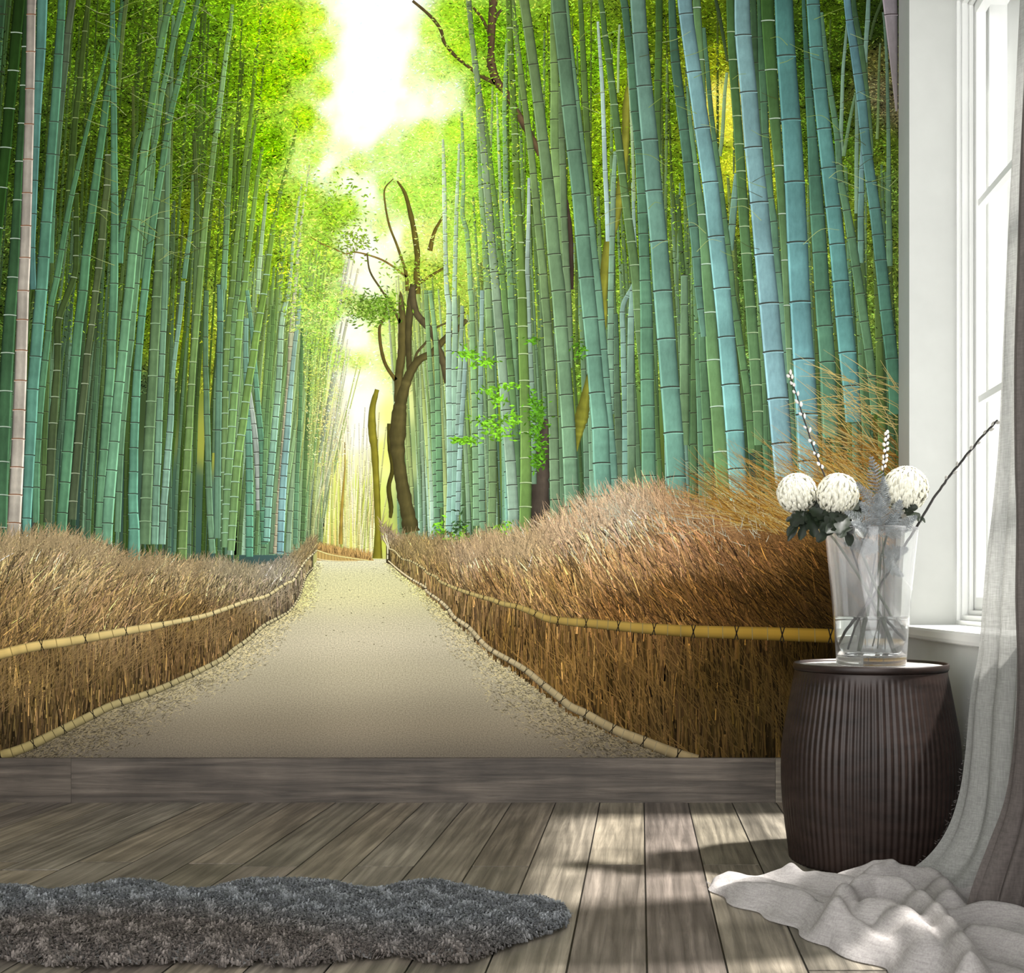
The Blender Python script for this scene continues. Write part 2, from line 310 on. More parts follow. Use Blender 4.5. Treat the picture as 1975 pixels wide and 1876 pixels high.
limb(k, C2((1260,-20,38),(1262,60,44),(1285,150,46),(1340,215,46),(1390,280,46),(1430,390,46),(1462,480,46),(1482,600,36)), (110,95,65), .72)
limb(k, C2((1150,580,28),(1085,480,22),(1055,370,22),(1045,250,18),(1065,200,12),(1090,100,10),(1085,20,8)), (120,100,50), .70)
limb(k, C2((1180,210,20),(1130,110,16),(1060,0,13),(985,-120,12),(965,-240,9)), (110,95,55), .70)
limb(k, C2((1270,460,18),(1290,400,16),(1350,330,14),(1400,250,14),(1500,200,12),(1600,140,10)), (105,90,55), .70)
limb(k, C1((1290,1900,44),(1285,1750,40),(1290,1650,38),(1270,1500,34),(1245,1380,30),(1210,1250,22),(1160,1170,12)), (120,105,45), .69)
limb(k, C1((1225,1880,24),(1215,1760,20),(1160,1590,16),(1110,1460,14),(1082,1320,12),(1080,1220,10),(1135,1155,6)), (130,110,50), .69)
limb(k, C1((1220,1790,14),(1130,1720,13),(1040,1670,12),(900,1630,10),(820,1640,11),(750,1605,10),(670,1575,9),(600,1530,6)), (165,130,60), .69)
limb(k, C1((1370,1620,34),(1400,1500,22),(1460,1390,14)), (125,105,45), .69)
limb(k, C1((1300,1830,24),(1380,1780,18),(1480,1720,12)), (120,105,45), .69)
k.build('tree_trunk', PC, mural, 'dark forked tree trunk printed at the end of the path')
k = Ink()
limb(k, C2((1030,640,28),(1000,760,42),(998,900,52),(1012,1020,46),(1022,1180,42),(1032,1400,40),(1035,1600,42),(1032,1730,70)), (165,150,50), .72)
k.build('tree_trunk', PC, mural, 'thin mossy yellowish trunk printed left of the forked tree')
k = Ink(); limb(k, C2((820,980,6),(822,1150,9),(806,1350,16),(798,1500,22),(795,1640,26)), (205,165,75), .60)
k.build('tree_trunk', PC, mural, 'small pale orange trunk printed in the bright gap')
k = Ink()
limb(k, R1((245,-60,58),(232,120,50),(225,330,44),(228,420,56),(265,530,52),(330,610,44),(400,740,46),(470,860,46),(520,960,36),(530,1010,10)), (110,85,60), .72)
limb(k, [(796,2,5),(820,22,6),(838,40,6.5),(851,60,6.5),(857,82,6.5),(878,108,6.5),(900,126,6.5),(930,148,7.5),(955,160,9)], (105,85,50), .72)
limb(k, R1((110,50,14),(160,110,18),(205,200,20),(235,300,16)), (100,80,50), .715)
limb(k, R1((300,60,14),(270,90,20),(245,150,20)), (105,85,60), .715)
k.build('tree_branch', PC, mural, 'dark bare branches printed at the top of the picture')
k = Ink()
limb(k, R1((1110,560,30),(1098,700,50),(1092,900,50),(1072,1150,58),(1030,1400,60),(980,1600,62),(950,1860,52))+R2((956,150,40),(935,330,40),(880,500,46),(840,650,50),(815,790,86),(800,880,66),(788,960,34),(780,1040,4)), (150,145,55), .73)
k.build('tree_trunk', PC, mural, 'leaning mossy trunk printed between the stems on the right')
k = Ink()
limb(k, R1((718,1290,10),(730,1480,38),(742,1700,34),(748,1870,20)), (75,60,50), .73)
k.build('tree_trunk', PC, mural, 'thin dark trunk glimpsed between the stems on the right'); k = Ink()
limb(k, R2((585,830,30),(570,930,60),(552,1100,95),(545,1250,112),(540,1400,120),(532,1560,132)), (92,78,68), .73)
k.build('tree_trunk', PC, mural, 'dark brown trunk printed behind the bright green stem')
# ---- individual stems, back to front
N_W, N_B = (190, 205, 190), (120, 70, 40)
CU = []          # (panel points, top colour, bottom colour, options)
def cu(pts, ct, cb, **kw): CU.append((pts, ct, cb, kw))
DG, TQ, OL = (62,90,38), (85,150,120), (80,115,65)
# left group
cu(TL((575,-10,30),(550,200,34),(520,500,36),(490,760,38),(470,1000,40),(450,1230,40),(430,1500,40)), (70,95,35), (55,85,35), light=(150,165,110))
cu(TL((860,560,16),(862,760,20),(866,1000,22),(860,1250,24),(855,1500,26)), (85,105,40), (75,110,60))
cu(TL((1110,800,20),(1104,1000,24),(1098,1250,26)), (90,110,40), (85,125,70))
cu(TL((1255,860,22),(1264,1040,26),(1270,1200,28),(1276,1400,30),(1272,1600,32),(1262,1870,34)), (75,100,40), (85,120,70))
cu(TL((1245,1130,14),(1240,1350,22),(1232,1480,26),(1210,1640,32),(1190,1800,34)), (100,145,90), (95,150,115))
cu(TL((915,850,22),(880,960,26),(855,1130,34),(826,1290,34),(800,1440,40),(785,1560,40),(775,1700,44)), (75,120,70), (80,140,105))
cu(TL((700,1000,40),(695,1195,46),(675,1360,46),(660,1545,48),(640,1730,46),(620,1880,44))+BL((595,220,42),(567,410,44),(550,600,46),(527,795,50),(508,985,52),(490,1180,54),(475,1360,54),(468,1480,54)), (85,110,60), (78,98,70), light=(170,180,150))
cu(TL((495,1250,30),(495,1400,32),(495,1520,36),(492,1650,36),(480,1790,40))+BL((385,175,46),(375,345,46),(370,515,46),(358,685,50),(345,855,56),(335,1023,56),(327,1190,56),(317,1355,56),(310,1500,56)), (60,90,30), (80,100,72), light=(165,180,150))
cu(TL((710,250,18),(662,450,20),(617,620,24),(577,780,26),(540,940,28),(502,1100,32),(465,1260,34),(430,1435,36),(400,1610,38),(370,1790,40))+BL((330,100,40),(315,260,42),(293,450,44),(275,620,44),(260,790,44),(248,960,44),(238,1110,44),(234,1270,46),(232,1500,46)), (75,130,80), (85,145,110))
cu(TL((800,-10,40),(790,80,40),(768,235,34),(745,400,30),(715,520,34),(692,620,42),(668,820,48),(640,1025,50),(612,1230,55),(585,1440,58),(558,1650,60))+BL((538,0,62),(511,203,62),(490,420,64),(470,633,66),(453,838,68),(437,1042,70),(422,1238,70),(405,1435,70),(395,1600,72)), (70,125,80), (88,150,112))
cu(TL((470,-10,48),(440,215,45),(425,400,44),(405,590,42),(388,780,40),(370,1000,36),(355,1180,36),(340,1400,34),(330,1700,34)), (80,95,70), (70,125,90))
cu(TL((820,-10,30),(800,150,28),(785,330,24),(770,560,20)), (85,110,60), (90,120,50))
cu(TL((275,-10,70),(265,315,65),(252,525,60),(240,735,55),(232,950,50),(224,1165,46),(217,1380,44),(210,1600,40),(215,1870,40)), (80,140,128), (75,130,125))
cu(TL((402,-10,52),(395,130,54),(380,350,58),(367,567,60),(350,785,62),(333,995,64),(318,1220,68),(301,1435,72),(285,1660,76),(270,1870,78))+BL((250,213,80),(232,425,78),(214,637,76),(205,850,72),(193,1062,70),(183,1270,66),(175,1470,60),(170,1640,60)), (72,130,95), (95,165,150))
cu(TL((175,-10,40),(163,300,42),(152,550,44),(140,795,46),(125,1040,50),(113,1290,56),(100,1540,64),(86,1790,74))+BL((66,158,80),(51,402,84),(38,648,84),(28,880,84),(18,1105,84),(12,1320,84),(8,1530,84),(4,1650,84)), (40,75,35), (70,120,85), light=N_W)
cu(TL((130,-10,72),(108,210,72),(88,455,72),(62,700,72),(40,952,72),(12,1210,72),(-16,1470,72),(-50,1800,72)), (36,68,22), (40,80,30), light=N_W)
cu(TL((206,-10,62),(203,92,60),(200,332,60),(195,572,60),(190,800,62),(183,1028,64),(177,1245,66),(170,1457,68),(163,1663,72))+BL((152,0,76),(147,187,76),(140,385,78),(134,580,80),(126,770,82),(120,957,84),(112,1140,86),(103,1318,88),(93,1500,90),(88,1660,90)), (140,133,123), (184,176,163), node=N_B)
cu(TL((1085,360,30),(1092,520,40),(1090,730,44),(1076,900,42),(1060,1080,42),(1056,1230,46),(1046,1410,54),(1034,1580,58),(1028,1750,62))+BL((1015,40,64),(1007,212,66),(998,382,62),(990,550,64),(980,715,68),(970,880,70),(962,1033,70),(955,1187,74),(948,1340,76),(941,1490,78),(936,1640,78)), (90,125,70), (98,140,100), light=(150,180,140))
cu(TL((1120,100,20),(1112,430,22),(1104,700,24),(1085,1060,28),(1080,1410,34),(1072,1700,38))+BL((1062,120,40),(1056,265,40),(1050,410,40),(1043,555,42),(1036,690,42),(1030,840,44),(1025,980,46),(1020,1120,46),(1012,1260,46),(1008,1390,48),(1004,1520,48),(1000,1640,48)), (95,140,90), (115,170,145))
cu(TL((1042,-10,24),(1036,130,28),(1022,300,26),(1018,500,22),(1008,700,24),(995,865,32),(990,1040,34),(977,1228,38),(962,1408,40),(945,1600,40),(925,1800,40)), (90,125,70), (95,150,100))
cu(TL((1190,-10,38),(1168,78,38),(1128,235,38),(1094,400,36),(1055,575,34),(1028,745,32),(1008,900,30),(960,1100,30),(940,1280,34),(915,1460,40),(895,1650,46),(878,1830,50))+BL((860,140,50),(845,320,50),(825,490,48),(810,660,46),(795,840,44),(780,1060,42),(770,1300,42),(760,1560,42)), (95,150,95), (95,145,110))
cu(TL((1285,-10,30),(1240,190,32),(1195,360,36),(1150,545,38),(1105,730,40),(1073,910,40),(1045,1105,42),(1012,1295,44),(985,1480,46),(960,1670,48),(938,1870,50))+BL((918,165,50),(902,345,50),(889,515,52),(880,685,56),(873,852,58),(867,1015,58),(865,1170,60),(861,1312,64),(863,1437,66),(868,1540,72),(865,1760,86)), (85,135,80), (95,168,145))
cu(TL((730,-10,32),(728,75,32),(728,270,36),(732,470,38),(736,665,40),(738,865,42),(739,1060,44),(741,1258,48),(742,1450,50),(740,1640,52),(738,1830,56))+BL((731,137,58),(721,320,60),(716,503,60),(702,682,60),(688,855,58),(675,1027,56),(660,1197,54),(650,1368,52),(640,1530,52),(636,1620,52)), (78,140,105), (100,160,118))
cu(TL((1108,-10,48),(1080,98,46),(1040,312,50),(1003,530,50),(970,752,52),(935,972,54),(910,1197,56),(882,1418,58),(858,1637,60),(838,1860,62))+BL((815,187,62),(796,390,62),(775,590,64),(755,787,66),(740,975,68),(723,1160,72),(708,1335,74),(697,1502,72),(692,1640,70)), (92,145,85), (112,180,145))
cu(BL((1185,-60,28),(1172,90,30),(1158,218,30),(1143,330,28),(1128,450,28),(1116,570,28),(1106,800,40),(1098,915,44),(1088,1030,44),(1078,1155,46),(1070,1270,46),(1060,1380,46),(1055,1490,46),(1048,1640,46)), (120,175,145), (128,180,160))
cu(TL((1500,60,24),(1490,180,26),(1472,300,30),(1450,450,32),(1425,620,33),(1405,765,34),(1388,920,35),(1370,1075,36),(1350,1245,38),(1330,1405,40),(1315,1565,42),(1300,1720,44))+BL((1275,155,44),(1262,310,44),(1249,460,45),(1240,605,46),(1231,745,47),(1225,885,48),(1215,1028,50),(1208,1160,52),(1198,1295,54),(1190,1425,56),(1184,1550,58),(1180,1665,60),(1178,1740,60)), (120,170,85), (105,145,80), light=(175,195,150))
# centre left
cu(BL((1335,0,30),(1333,98,32),(1330,300,34),(1330,490,36),(1335,640,38),(1338,800,40),(1342,935,40),(1346,1100,40),(1350,1270,42),(1358,1450,42),(1368,1600,42),(1375,1700,42)), (90,135,90), (105,155,120))
cu(TL((1465,1290,28),(1460,1500,32),(1452,1680,34))+BL((1432,130,36),(1424,290,36),(1418,430,36),(1404,560,38),(1398,700,40),(1395,900,42),(1392,1050,44)), (110,155,105), (100,145,100))
cu(C2((15,-40,40),(16,200,40),(12,400,40),(8,650,40),(4,900,42),(0,1200,44),(-2,1600,46)), (95,150,125), (100,150,120))
cu(C1((96,30,20),(80,180,24),(60,300,28),(45,430,30),(30,560,32),(12,700,34),(-5,860,36)), (135,190,95), (130,180,120), sp=30)
cu(C1((95,800,18),(88,960,22),(82,1100,26),(68,1300,30),(58,1500,34),(46,1700,38),(38,1870,40)), (110,155,50), (105,160,120), sp=32)
cu(C1((240,500,14),(210,760,20),(185,950,24),(165,1150,26),(140,1380,28),(115,1600,30),(95,1870,34))+C2((80,120,36),(62,350,40),(50,700,42),(46,1100,44),(42,1500,46),(40,1660,46)), (100,140,40), (108,150,100), sp=34, light=(170,200,170))
cu(C1((300,400,10),(270,650,16),(235,850,20),(205,1050,24),(180,1300,26),(155,1560,28),(130,1870,32))+C2((110,130,34),(95,400,36),(80,650,36)), (95,130,35), (100,150,105), sp=30)
cu(C1((290,950,20),(262,1120,24),(245,1250,28),(215,1500,32),(190,1700,36),(172,1870,40))+C2((150,130,44),(132,350,46),(122,520,46),(106,700,48),(92,900,50),(72,1150,52),(58,1400,54),(50,1660,54)), (125,175,60), (108,158,108), sp=36, light=(170,205,180))
cu(C2((185,180,30),(182,400,34),(190,640,40),(198,860,44),(204,1100,46),(206,1400,48),(205,1720,48)), (120,175,150), (85,160,130), sp=26)
cu(C2((205,640,20),(228,820,32),(248,1000,38),(262,1180,42),(270,1420,44)), (165,190,180), (150,170,165), sp=26)
cu(C2((190,0,24),(212,180,26),(228,330,28),(240,480,30),(256,680,34),(272,860,38),(288,1060,40),(292,1350,42),(302,1640,46)), (105,165,130), (85,150,115), sp=26)
cu(C1((330,1150,16),(312,1300,20),(290,1500,24),(272,1700,28),(258,1900,30)), (150,195,120), (150,195,150), sp=26)
cu(C2((362,100,22),(352,320,24),(336,560,26),(318,820,28),(306,1100,30),(300,1400,30)), (100,145,70), (100,150,105), sp=26)
cu(C1((520,760,14),(495,900,18),(465,1020,22),(430,1150,24),(400,1270,28),(365,1440,32),(335,1640,36),(305,1860,40))+C2((270,180,44),(248,300,46),(228,440,48),(205,570,50),(182,720,50),(162,880,50),(142,1000,52),(118,1200,54),(98,1500,52),(86,1680,50)), (120,165,40), (112,160,100), sp=36, light=(175,210,185))
cu(C1((545,1180,12),(520,1320,16),(490,1550,20),(460,1870,26))+C2((430,120,34),(410,260,36),(400,500,38),(386,700,40),(368,900,42),(350,1100,46),(330,1350,46),(316,1620,42)), (175,210,150), (115,180,165), sp=26)
cu(C1((595,1060,8),(575,1200,12),(545,1400,15),(518,1640,18),(500,1870,22))+C2((490,100,26),(478,280,36),(468,560,44),(450,780,48),(436,960,48),(420,1150,46),(402,1350,44),(388,1560,40),(376,1700,38)), (190,215,165), (180,180,150), sp=28, node=(110,90,70))
cu(C2((545,-20,22),(520,180,26),(505,300,28),(484,500,30),(466,700,36),(448,950,42),(430,1150,44),(414,1420,46),(404,1700,44)), (150,195,170), (120,180,190), sp=26)
cu(C2((560,60,18),(545,300,20),(538,560,22),(530,860,26),(516,1150,28),(505,1450,30),(500,1640,30)), (90,140,70), (95,150,115), sp=22)
cu(C2((605,350,16),(592,560,18),(580,820,22),(568,1080,25),(556,1380,28),(548,1620,30)), (95,135,60), (88,130,80), sp=20)
cu(C1((430,1700,10),(400,1560,12),(420,1450,12))[::-1], (110,150,60), (110,150,60), sp=26)
# centre right, behind
cu(C2((1345,0,28),(1358,250,28),(1372,480,30),(1390,720,34),(1400,980,38),(1412,1250,40),(1420,1560,40)), (130,180,105), (105,160,120), sp=26)
cu(C2((1372,0,26),(1395,180,28),(1412,360,30),(1420,560,34),(1425,800,38),(1432,1100,42),(1438,1400,44)), (135,190,120), (100,160,110), sp=26)
cu(C1((1455,900,14),(1462,1100,26),(1465,1300,28),(1470,1550,28),(1480,1870,32))+C2((1495,100,36),(1492,300,36),(1495,600,40),(1500,900,42),(1505,1200,44),(1500,1400,44),(1492,1600,44)), (205,240,190), (130,185,170), sp=36)
cu(C1((1560,930,14),(1555,1080,18),(1545,1300,24),(1538,1550,28),(1530,1870,30))+C2((1530,100,34),(1534,250,36),(1530,500,38),(1532,800,38),(1535,1100,40),(1528,1500,42)), (190,230,170), (125,180,160), sp=36)
cu(C1((1575,720,14),(1582,900,20),(1588,1200,24))+R1((40,1380,28),(68,1500,30),(85,1700,32),(92,1870,34))+R2((100,70,34),(105,290,36),(112,520,40),(120,720,42),(125,960,46),(130,1190,48),(132,1520,48)), (150,205,120), (120,170,125), sp=30)
cu(R1((235,560,14),(230,780,16),(222,980,18),(232,1300,20)), (150,190,100), (130,170,100), sp=26)
cu(R1((262,600,10),(270,850,16),(278,1050,18),(290,1350,22),(305,1650,24)), (170,210,140), (140,180,120), sp=26)
cu(R1((325,250,14),(318,500,26),(312,740,30),(318,1000,32),(322,1240,36),(335,1500,38),(345,1730,40))+R2((355,50,44),(362,230,46),(372,440,46),(384,680,44),(392,900,40),(398,1150,36)), (135,185,110), (105,155,110))
cu(R1((470,1150,18),(468,1400,24),(460,1700,28))+R2((465,100,30),(475,350,32),(488,650,36),(495,950,40),(500,1250,42)), (170,205,190), (110,160,120), sp=30)
cu(R1((128,430,16),(135,650,20),(146,900,26),(160,1240,32),(180,1490,34),(192,1700,38))+R2((205,0,42),(212,160,44),(222,420,46),(228,650,48),(233,880,50),(236,1250,52),(225,1640,54)), (140,190,120), (112,150,95), sp=38)
cu(R1((172,640,14),(200,850,22),(222,1050,28),(236,1190,32),(255,1330,34),(268,1470,36),(282,1610,36),(298,1770,38))+R2((320,150,40),(336,310,44),(345,440,44),(356,550,44),(372,780,44),(388,960,42),(396,1200,38),(398,1440,34)), (110,155,60), (88,135,88))
cu(R1((80,-10,35),(84,40,34),(100,220,34),(122,410,38),(146,600,42),(162,795,44),(180,985,46),(196,1185,48),(212,1375,50),(228,1565,50),(245,1755,52))+R2((262,65,58),(278,245,60),(292,425,62),(306,600,62),(322,770,65),(336,935,66),(350,1100,68),(360,1255,70),(368,1412,70),(370,1560,68)), (125,155,100), (140,180,155))
cu(R2((40,100,24),(30,380,26),(18,650,30),(10,950,34)), (150,190,150), (140,185,165), sp=24)
cu(R2((62,380,26),(48,650,28),(32,900,30),(18,1200,32),(10,1450,32)), (150,195,180), (145,195,180), sp=24)
cu(R2((168,0,26),(165,200,28),(160,420,30),(158,650,32),(158,900,34),(166,1250,40),(172,1580,42)), (150,195,180), (115,165,120), sp=26)
cu(R1((915,140,16),(925,290,20),(935,430,24),(945,600,26),(955,880,28),(962,1100,30),(972,1300,30),(980,1560,28)), (165,205,180), (150,195,190))
cu(R1((1055,160,14),(1048,320,16),(1045,600,16)), (150,190,130), (140,180,100))
cu(R1((800,-10,30),(806,80,32),(815,260,35),(825,460,38),(835,660,40),(846,850,40),(860,1070,36),(872,1250,28),(885,1500,20)), (85,130,50), (85,120,50))
cu(R1((1028,980,24),(1015,1200,32),(1012,1400,34),(1005,1640,36),(1000,1870,38))+R2((1000,160,40),(998,340,42),(998,560,42),(1000,800,40)), (120,170,130), (110,165,130), sp=34)
cu(R2((1030,150,26),(1035,300,32),(1036,480,36),(1040,660,40),(1045,820,46),(1052,960,52),(1060,1120,60),(1062,1280,60)), (80,125,90), (85,115,80))
cu(R1((1140,1180,20),(1150,1500,24),(1155,1800,26))+R2((1078,100,32),(1078,300,34),(1082,520,36),(1088,700,36),(1092,900,40),(1094,1250,42)), (140,185,160), (105,165,145), sp=30)
cu(R1((1110,440,14),(1128,700,18),(1140,1000,20),(1150,1300,22)), (150,190,140), (140,180,120), sp=28)
cu(R2((1140,0,36),(1130,170,40),(1128,350,44),(1126,600,48),(1128,780,52),(1132,1000,54),(1134,1290,56)), (130,185,165), (90,130,85))
cu(R1((715,20,20),(734,235,26),(757,438,28),(780,650,32),(803,852,34),(827,1055,38),(850,1260,40),(875,1465,42),(895,1670,46))+R2((918,0,48),(934,190,50),(950,380,52),(964,562,54),(976,730,58),(990,900,60),(1004,1050,60),(1014,1215,60),(1020,1340,60)), (95,145,95), (100,165,140))
cu(R1((625,-10,30),(624,220,36),(632,405,50),(637,590,56),(636,770,58),(638,960,58),(650,1140,52),(662,1315,44),(672,1490,32),(680,1640,20)), (112,155,70), (120,170,95))
cu(R1((670,560,16),(676,730,30),(682,890,40),(688,1060,42),(696,1400,44),(704,1560,44),(710,1720,46))+R2((718,10,48),(726,170,48),(734,330,40),(742,500,20)), (95,130,75), (105,145,100))
cu(R1((368,-10,26),(378,165,30),(398,325,34),(419,480,36),(440,645,38),(460,800,40),(481,960,44),(498,1120,46),(513,1280,48),(529,1450,48),(545,1610,50),(562,1770,52))+R2((574,50,54),(588,205,55),(597,360,58),(607,513,60),(618,665,60),(624,810,61),(630,955,62),(632,1090,62),(636,1225,63),(639,1350,64),(640,1475,64),(640,1560,64)), (115,155,65), (108,152,110))
cu(R1((338,-10,38),(345,180,40),(352,350,39),(362,520,40),(370,695,42),(380,865,45),(385,1040,46),(393,1215,48),(402,1390,50),(410,1565,52),(418,1745,54))+R2((426,48,58),(430,230,62),(434,408,63),(440,580,64),(444,750,66),(448,915,68),(450,1080,72),(450,1240,74),(448,1395,77),(440,1640,74)), (98,140,40), (112,165,72), light=(200,220,170))
cu(R1((435,-10,62),(463,175,64),(498,415,66),(530,660,70),(560,908,72),(590,1155,76),(612,1400,82),(632,1640,86))+R2((660,0,92),(676,232,86),(694,457,86),(710,672,88),(724,882,90),(734,1077,92),(741,1252,95),(748,1395,96),(752,1520,96)), (105,140,75), (112,170,128))
cu(R1((655,-60,96),(665,82,92),(698,382,90),(728,680,94),(760,970,94),(792,1250,93),(815,1520,95),(840,1790,98))+R2((865,173,98),(888,418,98),(908,657,102),(930,885,110),(938,1112,112),(950,1328,112),(955,1440,112)), (85,125,85), (105,178,150))
cu(R1((930,-10,32),(945,80,35),(962,232,38),(984,380,42),(1002,527,45),(1020,675,48),(1038,825,48),(1056,972,50),(1072,1120,50),(1090,1265,52),(1110,1415,55),(1130,1560,58),(1150,1710,60))+R2((1166,0,58),(1172,122,55),(1178,262,44),(1186,408,30),(1190,540,16)), (75,120,55), (95,138,80), light=(165,190,150))
cu(R1((1078,-10,46),(1090,50,48),(1110,235,50),(1130,410,50),(1143,575,50),(1152,720,50),(1168,845,52),(1178,960,54),(1186,1060,56),(1190,1150,58),(1197,1250,62),(1204,1375,64),(1210,1508,66),(1215,1655,68),(1220,1810,72))+R2((1226,85,78),(1229,240,82),(1231,408,86),(1233,575,86),(1236,742,88),(1240,893,88),(1241,1045,90),(1243,1195,92),(1246,1335,92),(1248,1420,92)), (65,115,80), (98,165,125))
cu(R1((1310,-10,46),(1310,200,46),(1306,380,46),(1302,520,46),(1302,720,40),(1312,1000,24)), (60,105,40), (75,115,50))
cu(R3((118,560,12),(134,740,24),(170,1060,36),(212,1385,50),(238,1705,66))+R4((266,140,78),(285,447,84),(312,748,90),(334,1040,96),(356,1314,100),(370,1572,100)), (90,150,100), (105,158,85), light=(205,225,210))
cu(R4((100,-100,42),(100,90,50),(100,282,54),(100,478,58),(100,668,60),(102,850,56),(104,1000,52)), (110,160,115), (95,140,85))
cu(R4((205,140,30),(212,275,40),(220,460,48),(232,650,54),(242,830,58),(252,1000,62),(258,1175,64),(262,1340,64)), (85,140,95), (85,135,80))
cu(R1((1168,-60,100),(1186,213,98),(1215,553,102),(1248,900,108),(1276,1228,110),(1308,1555,115))+R2((1332,0,120),(1356,310,120),(1380,622,122),(1402,915,124),(1420,1200,124),(1430,1340,124)), (92,140,120), (100,170,145))
# far right group
cu(R3((375,470,18),(360,620,22),(345,880,24),(328,1010,26)), (125,170,110), (120,165,100))
cu(R3((300,-10,20),(330,120,24),(362,300,20),(378,400,14)), (50,75,40), (60,85,40))
cu(R3((430,1120,14),(424,1280,40),(410,1450,46),(398,1620,40)), (105,160,135), (95,150,120))
cu(R3((225,180,24),(245,400,28),(260,580,30),(275,745,32),(296,910,32),(318,1075,34),(340,1245,34),(360,1410,36),(380,1580,38),(400,1745,40))+R4((412,35,44),(440,195,46),(462,355,48),(486,515,48),(508,665,50),(524,840,50),(538,1050,50)), (70,120,85), (85,135,75))
cu(R3((180,-10,50),(182,48,50),(205,385,46),(225,600,30),(240,800,14)), (85,135,75), (95,145,80), light=N_W)
cu(R3((20,-10,46),(26,180,50),(43,402,60),(70,625,62),(97,838,64),(122,1048,66),(140,1253,64),(160,1462,60),(178,1660,56),(190,1850,50))+R4((205,120,44),(225,300,34)), (55,100,70), (85,140,115))
cu(R3((545,-10,40),(553,240,42),(562,405,36),(590,710,40),(612,995,44),(640,1300,30)), (50,85,50), (70,110,65))
cu(R3((580,-10,20),(590,240,30),(605,455,50),(614,658,46),(624,865,46),(640,1075,48),(655,1280,48),(678,1430,46),(690,1600,46),(705,1760,44))+R4((725,80,46),(742,210,44),(755,400,40),(766,600,36)), (55,100,60), (95,150,120))
cu(R3((1212,600,18),(1215,770,22),(1215,915,26),(1212,1080,26),(1210,1380,22)), (100,145,120), (110,155,120))
cu(R3((1250,940,18),(1244,1090,30),(1244,1245,38),(1240,1400,40),(1240,1555,40),(1240,1700,36)), (95,145,150), (90,145,120))
cu(R3((1385,80,16),(1395,170,18),(1408,400,20),(1414,640,22),(1418,830,25),(1420,1015,28),(1420,1160,30),(1422,1400,36),(1424,1550,40),(1426,1720,40)), (85,120,95), (85,135,95))
cu(R3((1365,280,12),(1358,450,16),(1352,760,18),(1345,900,20)), (90,120,70), (100,135,70))
cu(R3((1290,-10,26),(1284,130,30),(1275,262,28),(1270,405,26)), (95,140,125), (105,150,125))
cu(R3((1385,-10,18),(1330,130,20),(1300,260,16)), (55,80,40), (60,85,40))
cu(R3((1152,150,16),(1136,330,20),(1124,480,22),(1118,700,24),(1112,900,28),(1125,1010,28)), (110,155,130), (110,155,120))
cu(R3((1206,600,14),(1175,750,20),(1148,900,22),(1130,1010,24)), (95,140,90), (100,145,90))
cu(R3((1192,-10,30),(1206,110,34),(1240,290,36),(1262,470,38),(1282,640,34),(1302,830,26),(1315,1000,14)), (55,95,60), (80,120,70))
cu(R3((635,-60,86),(640,133,84),(660,450,78),(684,765,70),(710,1070,60),(733,1380,52),(750,1680,46))+R4((762,95,40),(775,375,38),(785,580,30)), (52,98,35), (100,145,95), light=N_W)
cu(R3((395,-60,52),(402,205,52),(412,385,54),(426,570,56),(440,748,58),(453,930,60),(465,1105,62),(476,1285,64),(487,1462,66),(500,1637,67),(513,1810,68))+R4((528,105,70),(540,272,72),(553,445,72),(564,610,70),(575,780,66),(582,1000,60)), (62,108,48), (88,138,85), light=(170,190,150))
cu(R3((870,-10,22),(875,115,26),(890,378,34),(906,630,50),(925,887,62),(942,1135,80),(958,1385,92),(975,1630,96))+R4((990,0,100),(1006,228,102),(1024,460,104),(1036,690,102),(1045,950,100)), (50,100,80), (80,140,105))
cu(R3((985,80,24),(1000,230,28),(1012,330,30),(1030,480,32),(1048,620,36),(1070,760,38),(1090,905,40),(1100,1060,42),(1112,1175,46),(1148,1358,52),(1180,1535,56),(1208,1720,58))+R4((1235,20,60),(1262,200,60),(1290,380,58),(1310,560,56),(1330,800,50)), (75,125,90), (85,135,90))
cu(R3((1145,-60,46),(1166,130,48),(1194,300,56),(1220,478,60),(1245,650,62),(1262,828,64),(1282,1000,66),(1305,1175,70),(1330,1345,74),(1350,1515,76),(1368,1680,78),(1385,1840,78))+R4((1402,127,80),(1422,287,82),(1440,440,82),(1455,620,80),(1460,800,76)), (80,135,150), (65,125,90))
cu(R3((100,-60,95),(110,88,92),(162,462,95),(215,825,100),(266,1175,104),(305,1525,106),(342,1860,110))+R4((372,297,110),(398,605,114),(424,905,118),(440,1150,118),(455,1400,116)), (105,160,165), (105,185,175))
cu(R3((472,-60,98),(480,225,106),(515,592,110),(545,950,114),(583,1305,118),(614,1640,122))+R4((646,80,128),(674,392,130),(704,695,134),(728,985,130),(748,1260,120)), (105,160,160), (115,175,185))
cu(R3((738,-60,118),(758,357,122),(788,770,126),(812,1172,130),(830,1562,134))+R4((848,70,134),(870,441,138),(890,797,140),(902,1100,134),(915,1350,120)), (60,125,115), (105,175,185))
cu(R3((928,-60,85),(932,30,85),(951,303,88),(975,572,90),(1002,830,92),(1031,1083,96),(1060,1335,99),(1086,1575,102),(1110,1815,106))+R4((1130,165,110),(1152,397,112),(1176,615,110),(1192,850,104)), (70,135,125), (82,155,150))
cu([(1711,-60,36),(1718,28,26),(1729,215,4)], (125,118,125), (135,128,125), node=(50,40,40))
nC = len(CU); order = 0
for i, (p, ct, cb, kw) in enumerate(CU):
    k = Ink(); z = .80 + 1.1*i/nC
    xm = np.mean([q[0] for q in p]); prof = PROF_L if xm < 760 else PROF_R
    culm(k, p, ct, cb, z, prof, **kw)
    o = k.build('bamboo_culm', PC, mural)
    if ct == (140,133,123): o['label'] = 'pale greyish pink printed stem near the left edge'
